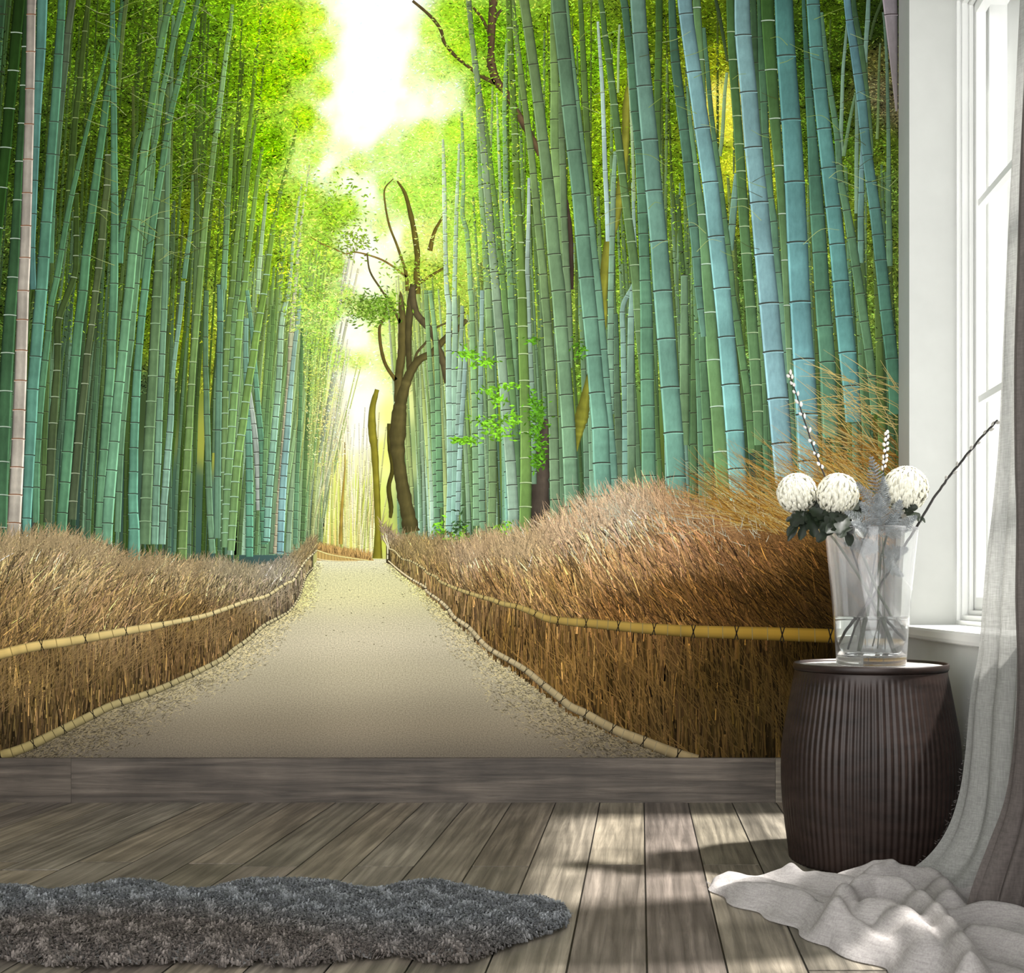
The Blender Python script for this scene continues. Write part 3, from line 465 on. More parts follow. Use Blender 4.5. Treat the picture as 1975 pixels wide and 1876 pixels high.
# leaves in front of the stems
k = Ink()
def sprig(cx, cy, rx, ry, n, c, L=(7, 13), zz=(1.96, 2.0)):
    x = R.normal(cx, rx, n); y = R.normal(cy, ry, n); cc = np.array(c, float)*R.uniform(.65, 1.35, (n, 1))
    ang = R.normal(70, 35, n)*np.where(R.random(n) < .5, -1, 1); l = R.uniform(*L, n); k.leaves(x, y, ang, l, l*.34, cc, R.uniform(*zz, n))
for a in [(905,683,16,6,60),(930,700,14,5,50),(950,755,13,6,40),(960,775,10,5,40),(985,745,12,4,30),(945,815,18,8,90),(960,838,16,6,60),(900,850,13,4,60),(885,848,9,3,30),(990,810,10,8,50),(895,1040,6,10,40),(872,1048,6,10,40),(972,1020,9,10,40),(850,1020,8,9,30)]:
    sprig(*a, (120,185,45))
for a in [(1030,780,9,12,60),(1040,800,9,12,80),(1036,830,9,14,90),(1042,870,7,12,70),(1034,890,6,8,40),(1030,655,10,5,25),(1120,672,8,10,30)]:
    sprig(*a, (85,140,35))
sprig(720, 600, 28, 16, 320, (105,140,45), (6, 11)); sprig(690, 585, 16, 9, 90, (110,140,55), (5, 9)); sprig(680, 465, 22, 16, 200, (135,165,50), (5, 10)); sprig(740, 585, 14, 14, 120, (110,150,45), (5, 10)); sprig(790, 520, 30, 14, 130, (140,170,60), (5, 10))
sprig(655, 400, 28, 34, 240, (150,200,40), (5, 10)); sprig(870, 1055, 10, 16, 60, (60,85,45)); sprig(885, 1020, 8, 16, 50, (60,90,50))
k.build('green_leaf_sprigs', PR, mural, 'fresh green leaves printed in front of the stems', 'stuff')
# fine side twigs
k = Ink(); n = 170
x = np.r_[R.uniform(200, 440, 110), R.uniform(1100, 1720, 60)]; y = np.r_[R.uniform(20, 520, 110), R.uniform(0, 500, 60)]
for a, b in zip(x, y):
    s_ = R.choice([-1, 1]); L = R.uniform(25, 70); al = R.uniform(20, 60)
    p = np.array([(a, b), (a+s_*L*.5, b-L*.5*math.tan(math.radians(al))*.6), (a+s_*L, b-L*.4)]); C = cr(p, 4)
    c = np.array([(130,150,70), (70,70,35), (160,175,110)][R.integers(3)], float)
    k.ribbon(C, np.linspace(1.1, .6, len(C)), [(0, 1), (1, 1)], np.repeat(c[None], len(C), 0), 1.94)
k.build('bamboo_twigs', PR, mural, kind='stuff')
foliage(16000, 470, 760, 0, 640, 1.95, 1.99, 'overhanging_foliage', Lr=(5, 11), dens=lambda x, y: skyd(x, y)*(np.abs(x-np.interp(y, [200, 900], [560, 660])) < 70)*.7)
foliage(5000, 800, 1000, 0, 560, 1.95, 1.99, 'overhanging_foliage', Lr=(4, 9), dens=lambda x, y: skyd(x, y)*.45)
foliage(9000, 200, 520, EXT1, 330, 1.95, 1.99, 'overhanging_foliage', Lr=(4, 9), dens=lambda x, y: np.interp(y, [0, 330], [.4, .05])*np.interp(x, [200, 500], [.2, 1]))
foliage(3000, 1100, 1740, EXT1, 250, .9, .95, 'overhanging_foliage', Lr=(4, 9), dens=lambda x, y: .5)
foliage(9000, 575, 720, 560, 900, 1.95, 1.99, 'overhanging_foliage', Lr=(3, 6.5), dens=lambda x, y: skyd(x, y)*(np.abs(x-np.interp(y, [560, 900], [635, 650])) < 55)*np.interp(y, [600, 880], [.9, .2]))
# ---- path and ground
UL = np.array([(-420,1345),(-240,1310),(-60,1275),(0,1262),(45,1251),(88,1243),(133,1237),(200,1225),(248,1216),(290,1209),(330,1201),(370,1193),(400,1186),(438,1173),(477,1159),(515,1149),(553,1125),(566,1120),(577,1102),(590,1082),(612,1061)], float)
LL = np.array([(-420,1700),(-60,1490),(0,1458),(25,1450),(60,1437),(107,1414),(164,1386),(215,1361),(266,1344),(307,1329),(350,1310),(384,1294),(412,1280),(435,1267),(454,1251),(482,1231),(510,1206),(543,1188),(561,1176),(579,1148),(589,1115),(594,1105),(605,1094)], float)
UR = np.array([(750,1058),(761,1062),(775,1077),(793,1082),(817,1096),(823,1104),(841,1112),(849,1121),(873,1132),(900,1142),(932,1152),(948,1156),(969,1164),(998,1170),(1028,1181),(1057,1193),(1100,1199),(1151,1203),(1223,1210),(1279,1214),(1330,1217),(1420,1220),(1484,1222),(1599,1226),(1760,1232)], float)
LR = np.array([(749,1081),(772,1101),(793,1116),(819,1131),(823,1140),(844,1155),(863,1172),(876,1190),(903,1209),(924,1232),(940,1248),(959,1260),(988,1276),(1015,1293),(1044,1317),(1078,1344),(1100,1362),(1128,1375),(1161,1394),(1195,1411),(1243,1430),(1302,1453),(1345,1466)], float)
GLt = np.array([(-420,1015),(-240,1030),(-60,1040),(0,1045),(45,1040),(100,1035),(150,1045),(200,1058),(240,1078),(300,1078),(360,1086),(420,1082),(470,1094),(500,1092),(530,1085),(555,1072),(575,1062),(590,1042),(600,1034),(618,1036)], float)
GRt = np.array([(733,1002),(742,1012),(752,1024),(770,1036),(800,1040),(840,1042),(870,1052),(900,1050),(940,1040),(1000,1044),(1040,1030),(1080,1010),(1110,1002),(1140,985),(1200,970),(1240,958),(1280,955),(1330,978),(1400,1002),(1480,1018),(1560,1020),(1640,1005),(1745,985)], float)
ip = lambda A, x: np.interp(x, A[:, 0], A[:, 1])
PG = np.array([(1080,228,224,190),(1110,222,218,168),(1150,218,212,162),(1200,212,203,170),(1240,206,196,168),(1290,192,182,154),(1340,168,158,134),(1400,143,132,112),(1463,114,105,92)], float)  # darkest rows at the foot: room shade on the wall worked into print colours
def pathcol(x, y):
    c = np.stack([np.interp(y, PG[:, 0], PG[:, j]) for j in (1, 2, 3)], -1)
    b = 1 + .015*np.sin(y*.07+x*.004)+.015*np.sin(x*.02)
    edge = np.interp(np.abs(x-640-(y-1260)*.1), [0, 380, 620], [1.0, .93, .82])
    return c*(b*edge)[..., None]
k = Ink()
k.poly([(1078,612,748),(1100,606,772),(1130,590,815),(1160,572,845),(1180,560,862),(1210,512,900),(1250,458,940),(1290,395,1010),(1330,310,1060),(1370,205,1115),(1410,118,1190),(1450,20,1290),(1475,-60,1360)], pathcol, 2.0)
xx = R.uniform(620, 860, 60); yy = R.uniform(1095, 1250, 60); k.leaves(xx, yy, R.uniform(70, 110, 60), R.uniform(2, 6, 60), R.uniform(1, 2.2, 60), np.full((60, 3), (115, 112, 80)), 2.01)
k.build('gravel_path', PP, mural, 'pale sandy path printed down the middle')
k = Ink(); n = 17000
t = R.random(n); side = R.random(n) < .5
yl = R.uniform(1085, 1470, n); ed = np.where(side, np.interp(yl, LL[::-1, 1], LL[::-1, 0]), np.interp(yl, LR[:, 1], LR[:, 0]))
wd = np.interp(yl, [1085, 1200, 1470], [14, 42, 190]); off = np.abs(R.normal(0, .5, n))*wd
x = np.where(side, ed+off+2, ed-off-2); sz = np.interp(yl, [1085, 1470], [.35, 1.0])
m = (off < wd*1.2); x, yl2, sz = x[m], yl[m], sz[m]; n2 = len(x)
base = pathcol(x, yl2); cc = base*R.choice([.58, .78, 1.08, 1.2], n2)[:, None]*np.array([1.02, 1.0, .9])
k.leaves(x, yl2, R.normal(75, 30, n2)*np.where(side[m], 1, -1), R.uniform(5, 14, n2)*sz, R.uniform(.7, 1.6, n2)*sz+.5, cc, R.uniform(2.02, 2.06, n2))
k.build('straw_litter', PR, mural, kind='stuff')
# ---- brushwood fences: dark body, then stalks and grass
def fence_body(Atop, Abot, x0, x1, dy, name):
    k = Ink(); xs = np.arange(x0, x1+1, 8.); m = 14; U = np.linspace(0, 1, m)
    yt = ip(Atop, xs)+dy; yb = np.minimum(ip(Abot, xs), 1470)+4; X = np.repeat(xs[:, None], m, 1); Y = yt[:, None]*(1-U)+yb[:, None]*U
    C = bodycol(X, Y); k.gridc(X, Y, C*.52, 2.07); return k.build(name, PR, mural)
BC = np.array([(0,1070,190,165,125),(0,1150,170,140,95),(0,1230,140,112,72),(60,1300,125,100,62),(0,1440,82,66,42),(150,1080,195,170,130),(200,1180,165,135,95),(200,1330,120,96,60),(350,1100,190,165,125),(350,1180,140,112,70),(350,1260,125,98,62),(450,1100,180,165,135),(450,1200,130,105,70),(540,1100,180,170,155),(560,1150,145,128,105),(590,1070,170,150,110),
(745,1030,195,170,140),(760,1075,140,120,75),(800,1060,180,155,105),(850,1100,165,135,90),(850,1180,120,95,60),(900,1080,205,175,140),(1000,1060,210,180,140),(950,1120,160,125,80),(1000,1230,125,95,52),(1100,1030,225,190,155),(1100,1120,175,135,85),(1100,1260,120,90,48),(1200,1000,225,195,165),(1200,1080,205,160,115),(1200,1170,140,100,55),(1200,1300,105,78,40),(1300,1040,195,150,110),(1300,1150,130,92,48),(1300,1400,92,70,38),(1400,1040,175,128,85),(1400,1150,105,72,35),(1400,1300,80,60,28),(1500,1050,140,98,55),(1500,1150,85,58,25),(1480,1400,80,62,32),(1580,1100,75,52,22),(1580,1250,60,44,16),(1600,1000,140,100,50),(1720,950,150,105,45)], float)
def bodycol(x, y):
    sh = np.shape(x); x = np.ravel(x); y = np.ravel(y); out = np.empty((len(x), 3))
    for i in range(0, len(x), 20000):
        w = ((x[i:i+20000, None]-BC[:, 0])**2*.6+(y[i:i+20000, None]-BC[:, 1])**2+300.)**-1.8
        out[i:i+20000] = (w@BC[:, 2:])/w.sum(1, keepdims=True)
    out = out*.90+out.mean(1, keepdims=True)*.10
    dk = np.interp(x, [1150, 1350, 1600], [1, .86, .74])*np.interp(y, [1000, 1150], [0, 1])+np.interp(y, [1000, 1150], [1, 0])
    out *= np.array([.905, .905, .87])*np.clip(dk, .6, 1)[:, None]
    return out.reshape(*sh, 3)
fence_body(GLt, LL, -420, 606, 26, 'brushwood_fence')['label'] = 'brushwood fence printed along the left of the path'
fence_body(GRt, LR, 745, 1345, 22, 'brushwood_fence')['label'] = 'brushwood fence printed along the right of the path'
k = Ink(); xs = np.arange(1340, 1741, 10.); m = 14; U = np.linspace(0, 1, m); yt = ip(GRt, xs)+30; X = np.repeat(xs[:, None], m, 1); Y = yt[:, None]*(1-U)+1470*U
k.gridc(X, Y, bodycol(X, Y)*.5, 2.07); k.build('brushwood_fence', PR, mural, 'dark end of the brushwood fence printed behind the drum')
k = Ink(); k.poly([(1052,612,640),(1062,612,700),(1070,612,718),(1081,612,722)], lambda X, Y: np.broadcast_to(np.array((190,160,95.)), X.shape+(3,))*(1+.15*np.sin(X))[..., None], 2.05)
x = R.uniform(612, 716, 420); y = np.interp(x, [612, 716], [1062, 1080]); k.strands(x, y, R.normal(0, 12, 420), R.uniform(8, 20, 420), R.uniform(1, 1.8, 420), R.normal(0, 8, 420), np.array([(205,165,100)])*R.uniform(.7, 1.2, (420, 1)), R.uniform(2.055, 2.06, 420)); k.build('brushwood_fence', PR, mural, 'small far fence printed across the end of the path')
def strawcol(x, y, n, dark=.55, lightc=1.4):
    c = bodycol(x, y); g = np.clip(R.normal(.93, .30, n), .35, 1.6)*np.where(R.random(n) < .14, 1.45, 1); return c*g[:, None]*np.stack([np.ones(n), R.uniform(.95, 1.02, n), R.uniform(.85, 1.05, n)], 1)
def grass(n, x0, x1, yA, yB, angf, Lf, wf, bend, z0, z1, kk):
    x = R.uniform(x0, x1, n); u = R.random(n); ya = yA(x); yb = yB(x); y = ya+(yb-ya)*u
    L = Lf(x, n); w = wf(x, n); kk.strands(x, y, angf(x, y, n), L, w, R.normal(*bend, n), strawcol(x, y-L*.5, n), R.uniform(z0, z1, n))
k = Ink()   # left stalks, lower half then grass
grass(8800, -420, 600, lambda x: ip(UL, x)+12, lambda x: np.minimum(ip(LL, x), 1470)+2, lambda x, y, n: R.normal(1, 5, n), lambda x, n: R.uniform(20, 70, n)*np.interp(x, [0, 600], [1.15, .3]), lambda x, n: R.uniform(1.2, 4.2, n)*np.interp(x, [0, 600], [1, .45]), (0, 6), 2.08, 2.16, k)
k.build('brushwood_stalks', PR, mural, kind='stuff')
k = Ink()
angL = lambda x, y, n: R.normal(np.interp(x, [0, 250, 450, 600], [22, 30, 18, 22]), 17, n)
grass(22500, -420, 606, lambda x: ip(GLt, x)+12, lambda x: ip(UL, x)-2, angL, lambda x, n: R.uniform(16, 50, n)*np.interp(x, [0, 600], [1.1, .45]), lambda x, n: R.uniform(1.1, 2.6, n)*np.interp(x, [0, 600], [1, .6]), (8, 12), 2.16, 2.24, k)
n = 800; x = R.uniform(-60, 560, n); y = ip(UL, x)+R.uniform(20, 120, n)*np.interp(x, [0, 560], [1, .3]); k.strands(x, y, R.normal(38, 18, n), R.uniform(20, 60, n)*np.interp(x, [0, 600], [1.1, .4]), R.uniform(1, 1.8, n), R.normal(0, 8, n), bodycol(x, y-15)*R.uniform(1.0, 1.35, (n, 1)), R.uniform(2.24, 2.25, n))
n = 2400; x = R.uniform(-420, 600, n); y = ip(GLt, x)+R.uniform(0, 30, n); k.strands(x, y, R.normal(12, 26, n), R.uniform(14, 42, n)*np.interp(x, [0, 600], [1.1, .5]), R.uniform(1, 1.7, n), R.normal(0, 15, n), bodycol(x, y)*R.uniform(.8, 1.2, (n, 1)), R.uniform(2.24, 2.26, n))
k.build('dry_grass', PR, mural, 'dry straw coloured grass printed above the left fence', 'stuff')
k = Ink()
grass(11000, 755, 1740, lambda x: ip(UR, x)+12, lambda x: np.where(x < 1345, np.minimum(ip(LR, x)+np.interp(x, [750, 1000, 1345], [4, 22, 10]), 1472), 1472), lambda x, y, n: R.normal(-2, 4.5, n), lambda x, n: R.uniform(28, 110, n)*np.interp(x, [760, 1200], [.3, 1.1]), lambda x, n: R.uniform(1.3, 5.2, n)*np.interp(x, [760, 1200], [.45, 1]), (0, 6), 2.08, 2.16, k)
n = 500; x = R.uniform(950, 1600, n); y = R.uniform(1270, 1470, n); m = y < np.where(x < 1345, ip(LR, x), 1470); x, y = x[m], y[m]; n = len(x)
k.strands(x, y, R.normal(-32, 14, n), R.uniform(40, 110, n), R.uniform(1.2, 2.4, n), R.normal(0, 12, n), bodycol(x, y-30)*R.uniform(1.1, 1.5, (n, 1)), R.uniform(2.162, 2.168, n))
k.build('brushwood_stalks', PR, mural, kind='stuff')
k = Ink()
angR = lambda x, y, n: R.normal(np.interp(x, [750, 900, 1100, 1400, 1700], [-14, -18, -24, -34, -46]), 13, n)
grass(23000, 748, 1740, lambda x: ip(GRt, x)+12, lambda x: ip(UR, x)-3, angR, lambda x, n: R.uniform(20, 66, n)*np.interp(x, [750, 1000, 1200], [.35, .8, 1.1]), lambda x, n: R.uniform(1.1, 2.7, n)*np.interp(x, [750, 1100], [.6, 1]), (-6, 12), 2.17, 2.26, k)
n = 3000; x = R.uniform(735, 1740, n); y = ip(GRt, x)+R.uniform(0, 40, n); k.strands(x, y, R.normal(np.interp(x, [750, 1200, 1700], [-4, -18, -50]), 24, n), R.uniform(14, 52, n)*np.interp(x, [750, 1100], [.45, 1.2]), R.uniform(1, 1.9, n), R.normal(0, 15, n), bodycol(x, y)*R.uniform(.75, 1.25, (n, 1)), R.uniform(2.26, 2.28, n))
n = 950   # long golden wisps on the far right
x = R.uniform(1420, 1760, n); y = ip(GRt, np.minimum(x, 1740))+R.uniform(-120, 40, n)*np.interp(x, [1420, 1740], [.2, 1]); L = R.uniform(50, 190, n)*np.interp(x, [1420, 1700], [.9, 1.1])
ca = np.array([(205,165,80), (180,130,55), (215,195,135), (150,105,45)], float)[R.integers(0, 4, n)]*R.uniform(.8, 1.1, (n, 1))
k.strands(x, y, R.normal(-56, 13, n), L, R.uniform(.9, 1.8, n), R.normal(-10, 12, n), ca*.88, R.uniform(2.26, 2.30, n), seg=5)
n = 90; x = R.uniform(1600, 1745, n); y = R.uniform(720, 860, n); k.strands(x, y, R.normal(-62, 14, n), R.uniform(40, 120, n), R.uniform(1.2, 2, n), R.normal(-8, 12, n), np.array([(195,175,110)])*R.uniform(.8, 1.1, (n, 1)), R.uniform(2.26, 2.30, n), seg=5)
x = R.uniform(1100, 1480, 260); y = R.normal(1015, 28, 260); k.strands(x, y, R.normal(-30, 25, 260), R.uniform(10, 34, 260), R.uniform(.9, 1.5, 260), R.normal(0, 15, 260), np.array([(195,195,172)])*R.uniform(.8, 1.1, (260, 1)), R.uniform(2.27, 2.30, 260))
k.build('dry_grass', PR, mural, 'tall dry golden grass printed above the right fence', 'stuff')
# ---- rails
def rail(A, w0, w1, ct, cb, tie, z, lab):
    k = Ink(); X = A[:, 0]; W = np.interp(X, [X[0], X[-1]], [w0, w1]) if not hasattr(w0, '__len__') else np.interp(X, w0, w1)
    C = cr(np.c_[A, W], 5); n = len(C); u = np.linspace(0, 1, n)[:, None]
    cols = (np.array(ct, float)*(1-u)+np.array(cb, float)*u)*(1+R.normal(0, .025, (n, 1)))
    T = np.gradient(C[:, :2], axis=0); T /= np.linalg.norm(T, axis=1, keepdims=True); Nn = np.stack([-T[:, 1], T[:, 0]], 1); Nn *= np.sign(Nn[:, 1:2])
    prof = [(-.72, .3), (-.5, .45), (-.49, .85), (-.3, 1.12), (0, 1.08), (.25, .92), (.45, .6), (.5, .38)]
    for j in range(1, len(prof)-1):
        (u0, m0), (u1, m1) = prof[j], prof[j+1]
        r0 = C[:, :2]+Nn*(C[:, 2]*u0)[:, None]; r1 = C[:, :2]+Nn*(C[:, 2]*u1)[:, None]
        k.quads(np.stack([r0[:-1], r1[:-1], r1[1:], r0[1:]], 1), np.stack([cols[:-1]*m0, cols[:-1]*m1, cols[1:]*m1, cols[1:]*m0], 1).clip(0, 255), np.full(n-1, z))
    o = k.build('bamboo_rail', PR, mural, lab)
    kt = Ink(); s_ = 0
    d = np.r_[0, np.cumsum(np.linalg.norm(np.diff(C[:, :2], axis=0), axis=1))]; pos = tie(C, d)
    for s_, dark in pos:
        kt = Ink()
        x, y, w = [np.interp(s_, d, C[:, j]) for j in range(3)]; tx, ty = np.interp(s_, d, T[:, 0]), np.interp(s_, d, T[:, 1]); nx, ny = np.interp(s_, d, Nn[:, 0]), np.interp(s_, d, Nn[:, 1])
        for q in ((-.16, .12), (.14, -.14)) if dark else ((0, .06),):
            v = np.linspace(-.56, .56, 6) if dark else np.linspace(-.5, .5, 6)
            px = x+nx*w*v+tx*w*(q[0]+(q[1]-q[0])*(v+.5)-.10*(1-4*v*v)*0); py = y+ny*w*v+ty*w*(q[0]+(q[1]-q[0])*(v+.5)); h = max(1.2, w*(.10 if dark else .035))
            P0 = np.stack([px-tx*h/2, py-ty*h/2], 1); P1 = np.stack([px+tx*h/2, py+ty*h/2], 1)
            cc = (38, 34, 28) if dark else np.array(ct)*.55
            kt.quads(np.stack([P0[:-1], P0[1:], P1[1:], P1[:-1]], 1), np.broadcast_to(np.array(cc, float), (5, 4, 3)), np.full(5, z+.01))
        if s_ < d[-1]-2: kt.build('rail_tie' if dark else 'rail_joint', PR, o)
def every(a, b, joint=2):
    def f(C, d):
        out = []; s_ = a
        while s_ < d[-1]:
            w = np.interp(s_, d, C[:, 2]); out.append((s_, True))
            for j in range(joint): out.append((s_+b*w*(j+1)/(joint+1), False))
            s_ += b*w
        return out
    return f
rail(UL, [-420, 0, 130, 290, 305, 400, 553, 612], [27, 19.5, 18, 15, 10.5, 9.5, 6, 2.5], (195,165,95), (215,205,165), every(100, 4.6), 2.32, 'upper pale bamboo rail printed on the left fence')
rail(LL, [-420, 0, 164, 300, 400, 500, 605], [20, 19, 17, 13, 11, 7.5, 2.5], (130,115,72), (210,200,160), every(65, 3.6), 2.32, 'lower bamboo rail printed on the left fence')
rail(UR, [750, 820, 900, 1000, 1060, 1150, 1330, 1484, 1700], [2.5, 4.5, 7.5, 11, 14.5, 18, 23, 25.5, 28], (205,193,145), (128,98,32), lambda C, d: every(30, 3.6)(C, d), 2.33, 'upper golden bamboo rail printed on the right fence')
rail(LR, [749, 820, 900, 1000, 1100, 1200, 1300], [2.5, 5, 9, 11.5, 16, 19, 22], (220,205,165), (125,110,80), every(60, 3.5), 2.34, 'lower bamboo rail printed on the right fence')
FA = np.array([(612,1061),(640,1070),(690,1078),(712,1081)], float); rail(FA, 2.2, 2, (235,220,150), (235,220,150), lambda C, d: [], 2.32, 'thin far rail printed across the end of the path')
FA = np.array([(612,1077),(625,1080),(655,1082),(690,1082)], float); rail(FA, 2.2, 2, (225,210,160), (225,210,160), lambda C, d: [], 2.32, 'lowest far rail printed at the end of the path')
FA = np.array([(739,1032),(741,1040),(747,1052),(748,1065),(748,1078)], float); rail(FA, 1.8, 2.4, (235,225,190), (235,225,190), lambda C, d: [], 2.32, 'far rail printed before the bend on the right')
FA = np.array([(743,1028),(747,1042),(751,1058)], float); rail(FA, 1.5, 2.2, (235,225,190), (235,225,190), lambda C, d: [], 2.32, 'far upper rail printed before the bend on the right')
# =================================================================== THE ROOM
XW = (1733 - CX)/S                       # inner face of the window wall
XLW, YN, ZC = -3.22, -0.6, 3.4
wallp = mat('white_wall_paint', (.53,.54,.515), rough=.75, spec=.25, noise=((6,6,6), .96, 1.03, 3))
plaster = mat('grey_plaster', (.35,.35,.34), rough=.9, spec=.2, noise=((5,5,5), .95, 1.04, 3))
trimp = mat('white_gloss_trim', (.80,.81,.79), rough=.38, spec=.45, noise=((4,4,4), .97, 1.02, 2))
def struct(b, name, m, parent=None, smooth=False):
    o = b.build(name, m, parent, smooth); 
    if not parent: o['kind'] = 'structure'
    return o
b = MB(); b.box(XLW-.15, 1.4, D, D+.15, -.06, ZC); struct(b, 'wall_back', plaster)
b = MB(); b.box(XLW-.15, XLW, YN, D, -.06, ZC); struct(b, 'wall_left', plaster)
b = MB(); b.box(XLW-.15, 1.4, YN, D+.15, ZC, ZC+.1); struct(b, 'ceiling', plaster)
Y1, Y0, ZS, ZH = 3.766, 2.12, .658, 2.885   # window opening
b = MB(); b.box(XW, 1.4, YN, Y0, 0, ZC); b.box(XW, 1.4, Y0, Y1, 0, ZS-.045); b.box(XW, 1.4, Y0, Y1, ZH, ZC); b.box(XW, 1.4, Y1, D, 0, ZC)
struct(b, 'wall_right', wallp)
b = MB(); b.box(1.4, 5.0, .9, 1.1, -.5, 5.0); struct(b, 'outside_light_blocker', plaster)      # unseen wall added outside to block light entering the window
# floor boards: one floor, boards as its pattern
floor_m = bpy.data.materials.new('weathered_floor_boards'); floor_m.use_nodes = True
def wood_nodes(m, sc1, rough, bumps, spec=.35):
    nt = m.node_tree; N, L = nt.nodes, nt.links; p = N['Principled BSDF']
    vc = N.new('ShaderNodeVertexColor'); vc.layer_name = 'Col'
    tc = N.new('ShaderNodeTexCoord'); sep = N.new('ShaderNodeVectorMath'); sep.operation = 'ADD'
    L.new(tc.outputs['Object'], sep.inputs[0])
    sc_ = N.new('ShaderNodeVectorMath'); sc_.operation = 'SCALE'; sc_.inputs['Scale'].default_value = 37.; L.new(vc.outputs['Color'], sc_.inputs[0]); L.new(sc_.outputs[0], sep.inputs[1])
    mp = N.new('ShaderNodeMapping'); mp.inputs['Scale'].default_value = sc1; L.new(sep.outputs[0], mp.inputs['Vector'])
    n1 = N.new('ShaderNodeTexNoise'); n1.inputs['Scale'].default_value = 1; n1.inputs['Detail'].default_value = 6; n1.inputs['Roughness'].default_value = .7; n1.inputs['Distortion'].default_value = .6
    L.new(mp.outputs[0], n1.inputs['Vector'])
    # growth-ring figure
    mp2 = N.new('ShaderNodeMapping'); mp2.inputs['Scale'].default_value = tuple(q*.16 for q in sc1); L.new(sep.outputs[0], mp2.inputs['Vector'])
    n2 = N.new('ShaderNodeTexNoise'); n2.inputs['Scale'].default_value = 1; n2.inputs['Detail'].default_value = 1.5; L.new(mp2.outputs[0], n2.inputs['Vector'])
    mul = N.new('ShaderNodeMath'); mul.operation = 'MULTIPLY'; mul.inputs[1].default_value = 60; L.new(n2.outputs['Fac'], mul.inputs[0])
    sn = N.new('ShaderNodeMath'); sn.operation = 'SINE'; L.new(mul.outputs[0], sn.inputs[0])
    mr = N.new('ShaderNodeMapRange'); mr.inputs['From Min'].default_value = -1; mr.inputs['To Min'].default_value = .72; mr.inputs['To Max'].default_value = 1.12; L.new(sn.outputs[0], mr.inputs['Value'])
    m1 = N.new('ShaderNodeMapRange'); m1.inputs['From Min'].default_value = .3; m1.inputs['From Max'].default_value = .7; m1.inputs['To Min'].default_value = .48; m1.inputs['To Max'].default_value = 1.42; L.new(n1.outputs['Fac'], m1.inputs['Value'])
    n3 = N.new('ShaderNodeTexNoise'); n3.inputs['Scale'].default_value = 5; n3.inputs['Detail'].default_value = 5; L.new(sep.outputs[0], n3.inputs['Vector'])
    m3 = N.new('ShaderNodeMapRange'); m3.inputs['From Min'].default_value = .35; m3.inputs['From Max'].default_value = .65; m3.inputs['To Min'].default_value = .75; m3.inputs['To Max'].default_value = 1.15; L.new(n3.outputs['Fac'], m3.inputs['Value'])
    a = N.new('ShaderNodeMath'); a.operation = 'MULTIPLY'; L.new(mr.outputs[0], a.inputs[0]); L.new(m1.outputs[0], a.inputs[1])
    a2 = N.new('ShaderNodeMath'); a2.operation = 'MULTIPLY'; L.new(a.outputs[0], a2.inputs[0]); L.new(m3.outputs[0], a2.inputs[1])
    mx = N.new('ShaderNodeMix'); mx.data_type = 'RGBA'; mx.blend_type = 'MULTIPLY'; mx.inputs['Factor'].default_value = 1
    L.new(vc.outputs['Color'], mx.inputs[6]); L.new(a2.outputs[0], mx.inputs[7]); L.new(mx.outputs[2], p.inputs['Base Color'])
    bp = N.new('ShaderNodeBump'); bp.inputs['Strength'].default_value = bumps; bp.inputs['Distance'].default_value = .003; L.new(a.outputs[0], bp.inputs['Height']); L.new(bp.outputs['Normal'], p.inputs['Normal'])
    p.inputs['Roughness'].default_value = rough; p.inputs['Specular IOR Level'].default_value = spec
wood_nodes(floor_m, (55, 2.6, 55), .5, .5)
b = MB(); seam0, pit = .0135, .1623
JT = {-7:[2.97],-6:[],-5:[2.97],-4:[1.9],-3:[2.97],-2:[],-1:[2.99],0:[],1:[2.99],2:[2.137],3:[2.30],-12:[3.02],-10:[3.02],-8:[3.0]}
FC = [(.205,.172,.134),(.182,.158,.126),(.222,.188,.146),(.165,.143,.118),(.205,.178,.145)]
for k_ in range(-21, 10):
    xa, xb_ = seam0+k_*pit+.0022, seam0+(k_+1)*pit-.0022
    xb_ = min(xb_, 1.39)
    js = [YN, D] + JT.get(k_, [1.2+(k_*.37) % 1.9]) + ([.6+(k_*.29) % .5])*1 if False else sorted([YN, D, .5+(k_*.29) % .5] + JT.get(k_, [1.3+(k_*.37) % 1.9]))
    for j in range(len(js)-1):
        c = FC[random.randrange(5)]; g = random.uniform(.85, 1.12); c = tuple(q*g+random.uniform(-.004, .004) for q in c); zz = random.uniform(-.0008, .0004)
        b.box(xa, xb_, js[j]+.003, js[j+1]-.003, -.02, zz, c)
b.box(XLW-.15, 1.4, YN, D, -.05, -.0018, (.006,.005,.004))
struct(b, 'floor', floor_m)
base_m = bpy.data.materials.new('weathered_skirting'); base_m.use_nodes = True; wood_nodes(base_m, (2.6, 55, 55), .6, .4)
b = MB(); zb = .163
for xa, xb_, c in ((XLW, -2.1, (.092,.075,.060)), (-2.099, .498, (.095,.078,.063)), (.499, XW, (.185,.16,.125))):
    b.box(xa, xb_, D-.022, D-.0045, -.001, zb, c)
struct(b, 'baseboard_back', base_m)
